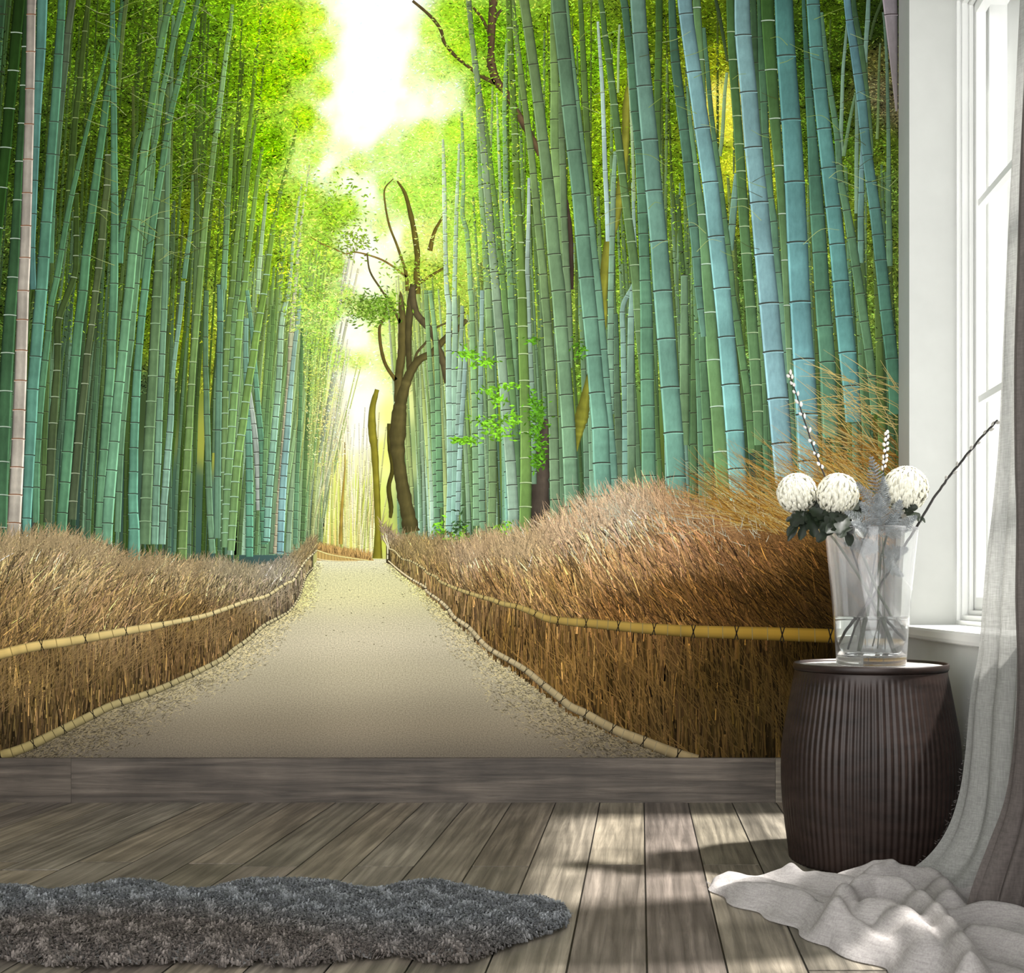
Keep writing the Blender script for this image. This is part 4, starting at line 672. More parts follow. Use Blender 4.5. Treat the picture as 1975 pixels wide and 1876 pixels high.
# window
def ring(b, x0, x1, i, it, ib):
    """rectangular frame of the opening between insets"""
    y0, y1, z0, z1 = Y0+i, Y1-i, ZS+ib, ZH-it
    b.box(x0, x1, y1, Y1, ZS, ZH); b.box(x0, x1, Y0, y0, ZS, ZH); b.box(x0, x1, y0, y1, ZS, z0); b.box(x0, x1, y0, y1, z1, ZH)
win = MB(); ring(win, 1.124, 1.136, .009, .012, .016); ring(win, 1.136, 1.141, .004, .008, .012); ring(win, 1.141, 1.160, .016, .024, .034); ring(win, 1.160, 1.164, .012, .02, .03); ring(win, 1.164, 1.177, .024, .035, .052); ring(win, 1.177, 1.181, .018, .03, .045); ring(win, 1.236, 1.30, .02, .03, .05)
w1 = struct(win, 'window_1', trimp)
b = MB(); ring(b, 1.182, 1.216, .0445, .07, .098); b.build('sash', trimp, w1, False)
for z in (1.452, 2.145):
    b = MB(); b.box(1.190, 1.214, Y0+.0446, Y1-.0446, z-.012, z+.012); b.build('muntin', trimp, w1, False)
for y in (3.20, 2.68):
    b = MB(); b.box(1.191, 1.213, y-.012, y+.012, ZS+.0985, ZH-.0705); b.build('muntin', trimp, w1, False)
gm = bpy.data.materials.new('window_glass'); gm.use_nodes = True; nt = gm.node_tree; nt.nodes.clear()
o_, t_, g_, m_ = [nt.nodes.new(n) for n in ('ShaderNodeOutputMaterial', 'ShaderNodeBsdfTransparent', 'ShaderNodeBsdfGlossy', 'ShaderNodeMixShader')]
g_.inputs['Roughness'].default_value = .02; m_.inputs['Fac'].default_value = .05
nt.links.new(t_.outputs[0], m_.inputs[1]); nt.links.new(g_.outputs[0], m_.inputs[2]); nt.links.new(m_.outputs[0], o_.inputs[0])
b = MB(); b.box(1.2175, 1.2215, Y0+.03, Y1-.03, ZS+.08, ZH-.05); b.build('pane', gm, w1, False)
# sill board
b = MB(); pr = [(-.020,-.030),(-.024,-.036),(-.024,-.012),(-.021,-.004),(-.014,0),(.166,0),(.166,-.0445),(-.014,-.0445)]
pr = [(-.014,-.0445),(-.021,-.040),(-.024,-.030),(-.024,-.012),(-.021,-.004),(-.014,0),(.166,0),(.166,-.0445)]
ya, yb2 = 2.06, 3.782; n = len(pr)
vs = [(XW+p, ya, ZS+q) for p, q in pr]+[(XW+p, yb2, ZS+q) for p, q in pr]
# keep the board inside the opening where it enters the wall
b.add([(min(x, XW-.0005), y, z) for x, y, z in vs], [tuple(range(n))[::-1], tuple(range(n, 2*n))]+[(i, (i+1) % n, n+(i+1) % n, n+i) for i in range(n)])
b.box(XW-.0004, 1.1235, Y0+.001, Y1-.001, ZS-.0445, ZS)
struct(b, 'trim_1', trimp)
# =================================================================== DRUM
DC = (.667, 3.07); q = 1.008
drum = empty('ribbed_drum', (DC[0], DC[1], 0)); tag(drum, 'dark brown ribbed metal barrel table carrying the vase beside the window', 'drum')
dm = mat('rusty_dark_metal', (.0175,.0105,.0085), rough=.42, metal=.2, spec=.36, noise=((9, 9, 30), .55, 1.6, 6), bump=.25)
pts_ = [(.233,.002),(.236,.03),(.241,.067),(.250,.138),(.255,.209),(.2555,.281),(.251,.348),(.238,.424),(.2255,.491),(.219,.530),(.2175,.545)]
C = cr(pts_, 4); NR = 84
rf = lambda a, z: 1+.0062*math.cos(NR*a)*min(1, max(0, (.535-z)/.03))
b = MB(); b.lathe([(r, z) for r, z in C], DC, NR*10, True, rf); b.build('barrel_body', dm, drum, off=(DC[0], DC[1], 0))
b = MB(); rp = [(.212,.546),(.219,.546),(.2215,.552),(.2215,.563),(.219,.566),(.2155,.565),(.2145,.558),(.2125,.556)]
nn = 160; b0 = 0
for i, (r, z) in enumerate(rp):
    for k_ in range(nn): a = 2*math.pi*k_/nn; b.v.append((DC[0]+r*math.cos(a), DC[1]+r*math.sin(a), z))
for i in range(len(rp)):
    i2 = (i+1) % len(rp)
    for k_ in range(nn): k2 = (k_+1) % nn; b.f.append((i*nn+k_, i*nn+k2, i2*nn+k2, i2*nn+k_))
b.build('rim', dm, drum, off=(DC[0], DC[1], 0))
pm = mat('chalky_worn_paint', (.52,.49,.46), rough=.85, noise=((60, 60, 60), .25, 1.1, 6))
b = MB(); b.lathe([(.2115,.5465),(.2115,.5575),(.20,.5585)], DC, 128); b.build('top_plate', pm, drum, off=(DC[0], DC[1], 0)).__setitem__('label', 'chalky worn white top')
# =================================================================== VASE, WATER
VC = (.668, 3.06); zv = .559
vg = bpy.data.materials.new('vase_glass'); vg.use_nodes = True; nt = vg.node_tree; p = nt.nodes['Principled BSDF']
p.inputs['Base Color'].default_value = (.97,.98,.98,1); p.inputs['Roughness'].default_value = .03; p.inputs['Transmission Weight'].default_value = 1; p.inputs['IOR'].default_value = 1.45
df = nt.nodes.new('ShaderNodeBsdfTranslucent'); df.inputs[0].default_value = (.85,.86,.87,1); dd = nt.nodes.new('ShaderNodeBsdfDiffuse'); dd.inputs[0].default_value = (.85,.86,.87,1)  # white part mixed into the glass stands in for pale curtain reflections
m0 = nt.nodes.new('ShaderNodeMixShader'); m0.inputs[0].default_value = .5; nt.links.new(df.outputs[0], m0.inputs[1]); nt.links.new(dd.outputs[0], m0.inputs[2])
m1 = nt.nodes.new('ShaderNodeMixShader'); tc = nt.nodes.new('ShaderNodeTexCoord'); mp = nt.nodes.new('ShaderNodeMapping'); mp.inputs['Scale'].default_value = (14, 14, 2.2)
nz = nt.nodes.new('ShaderNodeTexNoise'); nz.inputs['Scale'].default_value = 1; nz.inputs['Detail'].default_value = 3; mr = nt.nodes.new('ShaderNodeMapRange')
mr.inputs['From Min'].default_value = .35; mr.inputs['From Max'].default_value = .68; mr.inputs['To Min'].default_value = .02; mr.inputs['To Max'].default_value = .14
for a_, c_ in ((tc.outputs['Object'], mp.inputs[0]), (mp.outputs[0], nz.inputs['Vector']), (nz.outputs['Fac'], mr.inputs['Value']), (mr.outputs[0], m1.inputs[0]), (p.outputs[0], m1.inputs[1]), (m0.outputs[0], m1.inputs[2]), (m1.outputs[0], nt.nodes['Material Output'].inputs[0])): nt.links.new(a_, c_)
b = MB()
out_ = [(.094,zv),(.099,zv+.003),(.1005,zv+.02),(.105,zv+.09),(.114,zv+.20),(.124,zv+.30),(.1335,zv+.388),(.1350,zv+.395)]
inn = [(.1325,zv+.3955),(.1305,zv+.386),(.1205,zv+.30),(.1105,zv+.20),(.1015,zv+.09),(.096,zv+.032),(.088,zv+.026),(.0,zv+.026)]
b.lathe(out_+inn[:-1], VC, 96, True)
vase = b.build('glass_vase', vg, off=(VC[0], VC[1], zv)); vase.location = (VC[0], VC[1], zv)
tag(vase, 'tall tapered glass vase, paled by painted-in reflections, standing on the ribbed drum with white flowers in it', 'vase')
wm = mat('water', (.93,.96,.95), rough=0, Transmission_Weight=1, IOR=1.33)
b = MB(); zw = .700; b.lathe([(.086,zv+.0266),(.0945,zv+.0325),(.1008,zv+.09),(.1045,zw-.0015),(.1052,zw)], VC, 96, True)
wat = b.build('vase_water', wm, off=(VC[0], VC[1], zv)); wat.location = (VC[0], VC[1], zv); tag(wat, 'clear water filling the lower third of the glass vase', 'water', kind='stuff')
# =================================================================== FLOWERS
petm = mat('cream_petals', (.80,.78,.66), rough=.6, Subsurface_Weight=.15, noise=((90, 90, 90), .85, 1.08, 2)); petm.node_tree.nodes['Principled BSDF'].inputs['Subsurface Radius'].default_value = (.01, .01, .008)
leafm = mat('dark_green_leaf', (.007,.013,.005), rough=.5, noise=((50, 50, 50), .6, 1.7, 3))
stemm = mat('green_brown_stem', (.035,.045,.018), rough=.5, noise=((60, 60, 20), .5, 1.7, 3))
barkm = mat('black_willow_bark', (.008,.006,.005), rough=.6, noise=((60, 60, 60), .5, 2.2, 3))
catm = mat('silver_catkin', (.70,.67,.64), rough=.9, Sheen_Weight=.4)
catg = mat('grey_catkin', (.34,.33,.30), rough=.9, Sheen_Weight=.3)
fernm = mat('silver_grey_fern', (.16,.175,.18), rough=.7, noise=((70, 70, 70), .7, 1.5, 2))
V3 = lambda t: np.array(t, float)
def unit(a): return a/(np.linalg.norm(a)+1e-9)
def pompom(c, r, apex, seed):
    rr = np.random.default_rng(seed); b = MB(); c = V3(c); ap = unit(V3(apex)); n = 420
    for i in range(n):
        zc = 1-2*(i+.5)/n; th = i*2.39996+rr.normal(0, .12); s = math.sqrt(1-zc*zc)
        # frame around apex
        e1 = unit(np.cross(ap, (0, 1, .3))); e2 = np.cross(ap, e1); d = s*math.cos(th)*e1+s*math.sin(th)*e2+zc*ap
        tg = ap-d*np.dot(ap, d)
        if np.linalg.norm(tg) < .12: tg = e1*math.cos(th*3)+e2*math.sin(th*3); tg -= d*np.dot(tg, d)
        tg = unit(tg+.25*np.cross(d, tg)*rr.normal()); sd = unit(np.cross(d, tg)); L = rr.uniform(.5, .75)*(.55+.45*s+.1); w = r*rr.uniform(.085, .12); rows = []
        for t, rd, wf in ((0, .80, .7), (.3, .97, 1), (.6, 1.04, 1), (.85, 1.03, .8), (1.05, .94, .35)):
            dd_ = unit(d+tg*(t-.35)*L*1.0); pc = c+dd_*r*rd*rr.uniform(.985, 1.02)
            rows.append([pc-sd*w*wf+dd_*w*.5*wf, pc-dd_*w*.12, pc+sd*w*wf+dd_*w*.5*wf])
        b.grid(rows)
    k0 = len(b.v); m = 16
    for i in range(m+1):
        for j in range(24):
            ph, th = math.pi*i/m, 2*math.pi*j/24; b.v.append(tuple(c+.92*r*V3((math.sin(ph)*math.cos(th), math.sin(ph)*math.sin(th), math.cos(ph)))))
    for i in range(m):
        for j in range(24): j2 = (j+1) % 24; b.f.append((k0+i*24+j, k0+i*24+j2, k0+(i+1)*24+j2, k0+(i+1)*24+j))
    return b
def leaf_mesh(b, base, tip, nrm, w, lobes=4, curl=.15):
    base, tip, nrm = V3(base), V3(tip), unit(V3(nrm)); ax = tip-base; L = np.linalg.norm(ax); ax /= L; sd = unit(np.cross(ax, nrm)); nrm = np.cross(sd, ax)
    m = lobes*5; rows = []
    for i in range(m+1):
        t = i/m; env = math.sin(math.pi*min(1, t*.92+.05))**.7; lob = .62+.38*abs(math.sin(math.pi*t*lobes)); ww = w*env*lob*(.25 if t < .08 else 1)
        pc = base+ax*L*t-nrm*curl*L*t*t; sh = ax*.05*L*lob
        rows.append([pc-sd*ww+sh+nrm*ww*.25, pc-sd*ww*.5+nrm*ww*.12, pc, pc+sd*ww*.5+nrm*ww*.12, pc+sd*ww+sh+nrm*ww*.25])
    b.grid(rows)
def stem_pts(L): return [at(*p) for p in L]
def flower(name, head, r, apex, stem, leaves, label, seed):
    bp = at(*stem[-1]); e = empty(name, bp); tag(e, label, 'flower', 'white pompom chrysanthemums in the vase')
    c = at(*head); pompom(c, r, apex, seed).build('flower_head', petm, e, off=bp)
    b = MB(); P = cr([c]+stem_pts(stem), 6); b.tube(P, np.linspace(.0030, .0050, len(P))); b.build('stem', stemm, e, off=bp)
    for (b0_, t0_, w, lb, nr) in leaves:
        b = MB(); leaf_mesh(b, at(*b0_), at(*t0_), nr, w*1.35, lb); b.build('leaf', leafm, e, off=bp)
    return e
flower('chrysanthemum', (1537,951,3.02), .053, (-.25,-.25,1), [(1556,985,3.03),(1602,1030,3.03),(1640,1085,3.04),(1668,1130,3.05),(1694,1185,3.07),(1711,1259,3.08)],
  [((1555,982,3.02),(1518,1026,2.98),.014,3,(-.3,-.6,.6)),((1560,985,3.02),(1545,1035,2.97),.013,3,(0,-1,.2)),((1558,980,3.0),(1600,1000,2.96),.016,4,(0,-.9,.5)),((1565,985,3.02),(1585,1012,2.95),.015,3,(.2,-.9,.3)),((1552,975,2.99),(1573,950,3.0),.012,3,(.3,-1,.2)),((1550,990,3.0),(1516,1002,3.0),.010,3,(0,-.8,.6)),((1560,990,3.03),(1598,985,3.0),.018,4,(0,-1,.1)),((1556,985,3.01),(1530,1010,2.97),.017,4,(0,-1,.3)),((1562,985,3.01),(1572,1030,2.96),.018,4,(0,-1,.2)),((1566,980,3.0),(1610,1015,2.95),.020,4,(0,-1,.3)),((1560,975,3.04),(1590,960,3.03),.018,4,(0,-1,.2)),((1552,985,3.0),(1521,1040,2.98),.009,2,(0,-1,.3))],
  'leftmost of the three white pompom chrysanthemums in the vase, leaning out over its rim', 11)
flower('chrysanthemum', (1616,953,2.98), .055, (.05,-.35,1), [(1628,990,3.0),(1648,1030,3.01),(1670,1085,3.02),(1694,1142,3.04),(1720,1190,3.05),(1744,1250,3.05)],
  [((1625,990,2.97),(1578,1037,2.92),.018,4,(-.2,-.8,.5)),((1630,992,2.98),(1600,1020,2.9),.016,3,(0,-1,.2)),((1632,990,3.0),(1668,1030,2.95),.020,4,(.3,-.9,.3)),((1630,988,3.0),(1660,1000,2.95),.015,4,(.1,-.8,.5)),((1622,985,2.99),(1590,990,2.96),.016,3,(-.1,-1,.2)),((1634,985,3.02),(1662,965,3.02),.012,3,(.1,-1,.1)),((1630,990,3.0),(1640,1045,2.93),.015,3,(0,-1,.3)),((1626,990,2.96),(1590,1018,2.91),.020,4,(0,-1,.2)),((1630,990,2.96),(1622,1030,2.9),.020,4,(0,-1,.2)),((1628,985,2.97),(1600,975,2.96),.016,4,(0,-1,.2)),((1640,985,3.03),(1675,985,3.03),.016,4,(0,-1,.1))],
  'middle white pompom chrysanthemum in the vase with dark leaves under its head', 12)
flower('chrysanthemum', (1746,943,3.05), .061, (.05,-.3,1), [(1738,985,3.06),(1714,1024,3.06),(1697,1085,3.07),(1681,1142,3.08),(1671,1200,3.09),(1665,1255,3.10)],
  [((1745,985,3.03),(1783,1002,2.98),.012,3,(0,-.7,.7)),((1745,985,3.02),(1770,1000,2.97),.013,3,(.2,-1,.2)),((1742,980,3.03),(1768,978,3.0),.011,3,(0,-1,.2)),((1738,990,3.03),(1712,1010,2.98),.013,3,(0,-1,.2))],
  'rightmost and largest white pompom chrysanthemum in the vase, in front of the window reveal', 13)
def catkin(b, p, d, L, r, n=8):
    p, d = V3(p), unit(V3(d)); b.tube([p+d*L*t for t in (0, .12, .35, .6, .85, 1)], [r*q_ for q_ in (.25, .8, 1, .95, .6, .12)], n)
def willow(pts, cats, label, seed, r0=.0036, rt=.0016):
    rr = np.random.default_rng(seed); bp = at(*pts[-1]); e = empty('pussy_willow_branch', bp); tag(e, label, 'branch', 'pussy willow branches in the vase')
    P = cr(stem_pts(pts), 7); P = P+rr.normal(0, .0006, P.shape); b = MB(); b.tube(P, np.linspace(rt, r0, len(P)), 8); b.build('stem', barkm, e, off=bp)
    m = int(len(P)*cats[0])
    for i in range(cats[1]):
        j = 1+int(i*(m-2)/cats[1]); t = unit(P[max(j-1, 0)]-P[j+1]); s = (1 if i % 2 else -1); sd = unit(np.cross(t, (0, 1, 0)))*s
        b = MB(); catkin(b, P[j]+sd*.002, t*.95+sd*rr.uniform(.15, .6), rr.uniform(.010, .017), rr.uniform(.0034, .0050)); b.build('catkin', catg if seed == 23 else catm, e, off=bp)
willow([(1521,718,3.03),(1533,752,3.03),(1548,800,3.03),(1568,860,3.03),(1588,912,3.04),(1608,965,3.06),(1640,1050,3.07),(1668,1130,3.08),(1700,1190,3.09),(1733,1252,3.08)], (.47, 19), 'tall pussy willow branch rising at the left of the vase, leaning left', 21)
willow([(1710,832,3.10),(1709,858,3.10),(1706,885,3.10),(1704,912,3.10),(1700,960,3.10),(1690,1050,3.09),(1678,1140,3.07),(1658,1200,3.05),(1640,1252,3.03)], (.42, 14), 'short upright pussy willow branch above the fern, thick with catkins', 22, .0028)
willow([(1924,810,2.84),(1898,838,2.88),(1862,880,2.92),(1826,925,2.96),(1796,968,2.99),(1762,1025,3.02),(1722,1090,3.05),(1690,1140,3.06),(1652,1195,3.05),(1621,1246,3.05)], (.40, 10), 'pussy willow branch leaning far right across the window', 23, .0042, .0030)
def frond(b, base, tip, W, nrm, n=17, seed=1):
    rr = np.random.default_rng(seed); base, tip = V3(at(*base)), V3(at(*tip)); ax = tip-base; L = np.linalg.norm(ax); u = ax/L; nv = unit(V3(nrm)); sd = unit(np.cross(u, nv)); nv = np.cross(sd, u)
    bend = lambda t: base+ax*t+sd*.06*L*math.sin(t*2.4)
    b.tube([bend(t) for t in np.linspace(0, 1, 9)], np.linspace(.0012, .0004, 9), 5)
    for i in range(n):
        t = .12+.86*i/n; p0 = bend(t); wl = W*(1-t)**.75*(1.05 if t > .2 else .7)
        for s in (-1, 1):
            d = unit(sd*s+u*.38+nv*rr.normal(0, .12)); l = wl*rr.uniform(.85, 1.1); p1 = p0+d*l-nv*.0; b.tube([p0, p0+d*l*.5+nv*.002, p1], (.0008, .0006, .0003), 3)
            for j in range(int(5+l*320)):
                q_ = .06+.92*j/(5+l*320); pp = p0+d*l*q_
                for s2 in (-1, 1):
                    d2 = unit(u*s2+d*.5+nv*rr.normal(0, .35)); ll = .0062*(1-q_*.6)*rr.uniform(.7, 1.2); e_ = np.cross(d2, nv)*.00085
                    b.add([pp-e_, pp+e_, pp+d2*ll], [(0, 1, 2)])
def fern(base_px, fr, label, seed):
    bp = at(*base_px); e = empty('asparagus_fern', bp); tag(e, label, 'fern', 'silver fern sprigs in the vase')
    for i, (b0_, t0_, W, nr) in enumerate(fr):
        b = MB(); frond(b, b0_, t0_, W*1.1, nr, n=18, seed=seed+i); b.build('frond', fernm, e, off=bp, smooth=False)
    b = MB(); P = cr([at(*fr[0][0]), at((base_px[0]+fr[0][0][0])/2+3, (base_px[1]+fr[0][0][1])/2, base_px[2]), bp], 5); b.tube(P, .0014, 6); b.build('stem', stemm, e, off=bp)
fern((1690,1250,3.04), [((1697,1010,3.03),(1673,876,3.0),.050,(.1,-1,.1)),((1700,1005,2.99),(1646,930,2.95),.034,(0,-1,.2)),((1698,1000,3.0),(1700,915,2.99),.036,(.2,-1,.1))], 'silver grey feathery fern standing upright between the flower heads', 31)
fern((1704,1252,3.0), [((1702,1030,2.97),(1625,990,2.90),.034,(0,-1,.3)),((1700,1030,2.96),(1735,960,2.92),.042,(.1,-1,.1)),((1700,1035,2.95),(1655,968,2.92),.038,(0,-1,.3)),((1702,1035,2.96),(1768,990,2.95),.036,(.1,-1,.3)),((1690,1030,2.95),(1640,1010,2.90),.030,(0,-1,.3)),((1700,1020,2.94),(1688,950,2.91),.040,(0,-1,.1))], 'dense bushy clump of silver grey fern filling the mouth of the vase', 41)
fern((1682,1245,3.1), [((1700,1070,3.0),(1752,1055,3.0),.034,(0,-1,.2)),((1700,1075,3.0),(1745,1110,3.02),.030,(0,-1,.2)),((1690,1065,3.0),(1625,1048,3.0),.032,(0,-1,.2)),((1696,1065,3.0),(1660,1040,2.99),.026,(0,-1,.2))], 'drooping silver fern sprig inside the upper part of the glass vase', 61)
# =================================================================== RUG
rug_m = mat('grey_sheepskin', vc=True, rough=.95, spec=.1)
rugo = [(-260,1722),(-120,1716),(0,1719),(60,1722),(116,1730),(180,1720),(243,1708),(300,1712),(350,1726),(400,1728),(440,1716),(481,1709),(560,1708),(640,1710),(690,1722),(724,1727),(780,1714),(850,1710),(920,1724),(1000,1742),(1055,1743),(1090,1756),(1102,1776),(1090,1796),(1045,1812),(978,1833),(938,1850),(900,1864),(860,1868),(800,1858),(760,1850),(700,1856),(618,1868),(557,1874),(500,1866),(430,1872),(354,1862),(270,1868),(180,1874),(76,1868),(0,1856),(-120,1862),(-260,1860)]
poly = np.array([fl(*p) for p in rugo])
def inpoly(P, x, y):
    r = np.zeros(x.shape, bool); n = len(P)
    for i in range(n):
        (x0, y0), (x1, y1) = P[i], P[(i+1) % n]; c = ((y0 > y) != (y1 > y)) & (x < (x1-x0)*(y-y0)/(y1-y0+1e-12)+x0); r ^= c
    return r
def edist(P, x, y):
    d = np.full(x.shape, 9.)
    for i in range(len(P)):
        a, c = P[i], P[(i+1) % len(P)]; v = c-a; t = np.clip(((x-a[0])*v[0]+(y-a[1])*v[1])/(v@v), 0, 1); d = np.minimum(d, np.hypot(x-a[0]-t*v[0], y-a[1]-t*v[1]))
    return d
gx, gy = np.meshgrid(np.arange(poly[:, 0].min(), poly[:, 0].max(), .02), np.arange(poly[:, 1].min(), poly[:, 1].max(), .02)); 
ins = inpoly(poly, gx, gy); ed = edist(poly, gx, gy); hz = np.where(ins, .012+.030*np.clip(ed/.08, 0, 1)**.6, .0)
b = MB(); idx = {}
for i in range(gx.shape[0]):
    for j in range(gx.shape[1]):
        if ins[i, j]: idx[i, j] = len(b.v); b.v.append((gx[i, j], gy[i, j], hz[i, j]-.008)); b.c.append((.16,.155,.15))
for (i, j) in list(idx):
    if (i+1, j) in idx and (i, j+1) in idx and (i+1, j+1) in idx: b.f.append((idx[i, j], idx[i, j+1], idx[i+1, j+1], idx[i+1, j]))
c0 = (float(poly[:, 0].mean()), float(poly[:, 1].mean()), 0)
rug = empty('sheepskin_rug', c0); tag(rug, 'shaggy grey sheepskin rug lying on the floorboards at the lower left', 'rug')
b.build('rug_hide', rug_m, rug, off=c0)
n = 90000; x = R.uniform(poly[:, 0].min(), poly[:, 0].max(), n); y = R.uniform(poly[:, 1].min(), poly[:, 1].max(), n); m = inpoly(poly, x, y); x, y = x[m], y[m]; n = len(x)
e_ = edist(poly, x, y); z = .004+.030*np.clip(e_/.08, 0, 1)**.6
fx = np.sin(x*53+2*np.sin(y*37))+.6*np.sin(y*81+x*33); fy = np.cos(y*49+2*np.sin(x*51)); th = np.arctan2(fy-.4, fx)+R.normal(0, .5, n)
L = R.uniform(.012, .024, n); up = R.uniform(.25, .75, n); dx, dy = np.cos(th)*L*(1-up), np.sin(th)*L*(1-up); w = R.uniform(.0016, .003, n)
sx, sy = -np.sin(th)*w, np.cos(th)*w
P0 = np.stack([x-sx, y-sy, z], 1); P1 = np.stack([x+sx, y+sy, z], 1); M0 = np.stack([x+dx*.45-sx*.8, y+dy*.45-sy*.8, z+L*up*.7], 1); M1 = np.stack([x+dx*.45+sx*.8, y+dy*.45+sy*.8, z+L*up*.7], 1); T = np.stack([x+dx, y+dy, np.maximum(z+L*up*.75, .004)], 1)
V = np.concatenate([P0, P1, M0, M1, T]); V -= np.array(c0)
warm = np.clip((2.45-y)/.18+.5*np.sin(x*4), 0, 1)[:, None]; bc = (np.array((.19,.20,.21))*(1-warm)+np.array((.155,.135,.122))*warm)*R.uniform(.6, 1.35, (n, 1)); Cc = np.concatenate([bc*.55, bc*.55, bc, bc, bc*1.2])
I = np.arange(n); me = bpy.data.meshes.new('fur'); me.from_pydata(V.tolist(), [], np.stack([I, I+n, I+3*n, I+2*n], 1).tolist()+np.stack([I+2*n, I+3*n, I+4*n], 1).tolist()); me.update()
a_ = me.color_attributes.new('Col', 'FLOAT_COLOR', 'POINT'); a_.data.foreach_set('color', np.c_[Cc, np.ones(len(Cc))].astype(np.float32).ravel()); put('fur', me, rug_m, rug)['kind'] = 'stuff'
# =================================================================== CURTAIN
def cloth_mat(name, col, tr, al, sc_=1):
    m = bpy.data.materials.new(name); m.use_nodes = True; nt = m.node_tree; N, L = nt.nodes, nt.links; N.clear()
    out, d, t, mx, tp, mx2 = [N.new(q_) for q_ in ('ShaderNodeOutputMaterial', 'ShaderNodeBsdfDiffuse', 'ShaderNodeBsdfTranslucent', 'ShaderNodeMixShader', 'ShaderNodeBsdfTransparent', 'ShaderNodeMixShader')]
    tc = N.new('ShaderNodeTexCoord'); fac = []
    for s3 in ((260, 260, 30), (40, 40, 420)):
        mp = N.new('ShaderNodeMapping'); mp.inputs['Scale'].default_value = s3; nz = N.new('ShaderNodeTexNoise'); nz.inputs['Scale'].default_value = 1; nz.inputs['Detail'].default_value = 2
        L.new(tc.outputs['Object'], mp.inputs[0]); L.new(mp.outputs[0], nz.inputs['Vector']); fac.append(nz.outputs['Fac'])
    ad = N.new('ShaderNodeMath'); ad.operation = 'ADD'; L.new(fac[0], ad.inputs[0]); L.new(fac[1], ad.inputs[1])
    mr = N.new('ShaderNodeMapRange'); mr.inputs['From Min'].default_value = .7; mr.inputs['From Max'].default_value = 1.3; mr.inputs['To Min'].default_value = .78; mr.inputs['To Max'].default_value = 1.12; L.new(ad.outputs[0], mr.inputs['Value'])
    cm = N.new('ShaderNodeMix'); cm.data_type = 'RGBA'; cm.blend_type = 'MULTIPLY'; cm.inputs['Factor'].default_value = 1; cm.inputs[6].default_value = (*col, 1); L.new(mr.outputs[0], cm.inputs[7])
    for q_ in (d, t): L.new(cm.outputs[2], q_.inputs['Color'])
    mx.inputs[0].default_value = tr; mx2.inputs[0].default_value = al
    L.new(d.outputs[0], mx.inputs[1]); L.new(t.outputs[0], mx.inputs[2]); L.new(tp.outputs[0], mx2.inputs[1]); L.new(mx.outputs[0], mx2.inputs[2]); L.new(mx2.outputs[0], out.inputs[0]); return m
cl_l = cloth_mat('pale_linen_voile', (.36,.36,.34), .35, .93); cl_d = cloth_mat('shaded_taupe_voile', (.125,.107,.10), .30, .95)  # inner cloth's taupe is darkened, with the curtain's shade put into it
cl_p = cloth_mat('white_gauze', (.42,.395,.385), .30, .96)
cur = empty('linen_curtain', (.86, 2.45, 0)); tag(cur, 'long sheer pale linen curtain hanging at the window, its hem trailing on the floor', 'curtain')
def sheet(name, A, B, m, amp, freq, parent, lab=None, nu=70, nv=90, ph=0, endz=None):
    A = cr([at(*p) for p in A], 8); B = cr(B, 8)
    A = np.array([[np.interp(t, np.linspace(0, 1, len(A)), A[:, j]) for j in range(3)] for t in np.linspace(0, 1, nv)])
    B = np.array([[np.interp(t, np.linspace(0, 1, len(B)), B[:, j]) for j in range(3)] for t in np.linspace(0, 1, nv)])
    rows = []
    for i in range(nv):
        v = i/(nv-1); row = []
        for j in range(nu):
            u = (j/(nu-1))**1.2; p = A[i]*(1-u)+B[i]*u; g = amp*(.35+.65*u)*(1-.4*v)*min(1, u*8)
            p = p+np.array([g*math.sin(freq*u+ph+1.2*math.sin(v*3+ph))-abs(g)*.6, .5*g*math.cos(freq*u*1.3+v*2), 0]); p[0] = min(p[0], XW-.012); p[2] = max(p[2], .004+.002*math.sin(j)); row.append(p)
        rows.append(row)
    b = MB(); b.grid(rows); b.build(name, m, parent, off=(.86, 2.45, 0))
A1 = [(1978,-260,2.60),(1973,-60,2.62),(1966,60,2.63),(1955,250,2.65),(1944,450,2.68),(1935,650,2.70),(1926,850,2.72),(1914,980,2.735),(1900,1100,2.75),(1888,1250,2.76),(1872,1340,2.77),(1862,1450,2.77),(1850,1530,2.765),(1826,1600,2.75),(1785,1655,2.74),(1722,1697,2.76)]
sheet('hanging_panel', A1, [(.955,2.42,2.6),(.955,2.42,1.6),(.955,2.42,.8),(.955,2.43,.25),(.955,2.45,.02)], cl_l, .022, 26, cur)
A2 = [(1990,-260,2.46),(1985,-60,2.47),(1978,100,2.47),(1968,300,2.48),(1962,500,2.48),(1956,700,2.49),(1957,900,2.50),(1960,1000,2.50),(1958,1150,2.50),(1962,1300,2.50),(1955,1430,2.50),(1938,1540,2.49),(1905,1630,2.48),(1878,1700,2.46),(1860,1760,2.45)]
sheet('inner_panel', A2, [(.925,2.2,2.6),(.925,2.2,1.6),(.925,2.25,.8),(.925,2.32,.25),(.925,2.42,.02)], cl_d, .022, 22, cur, ph=1.3)
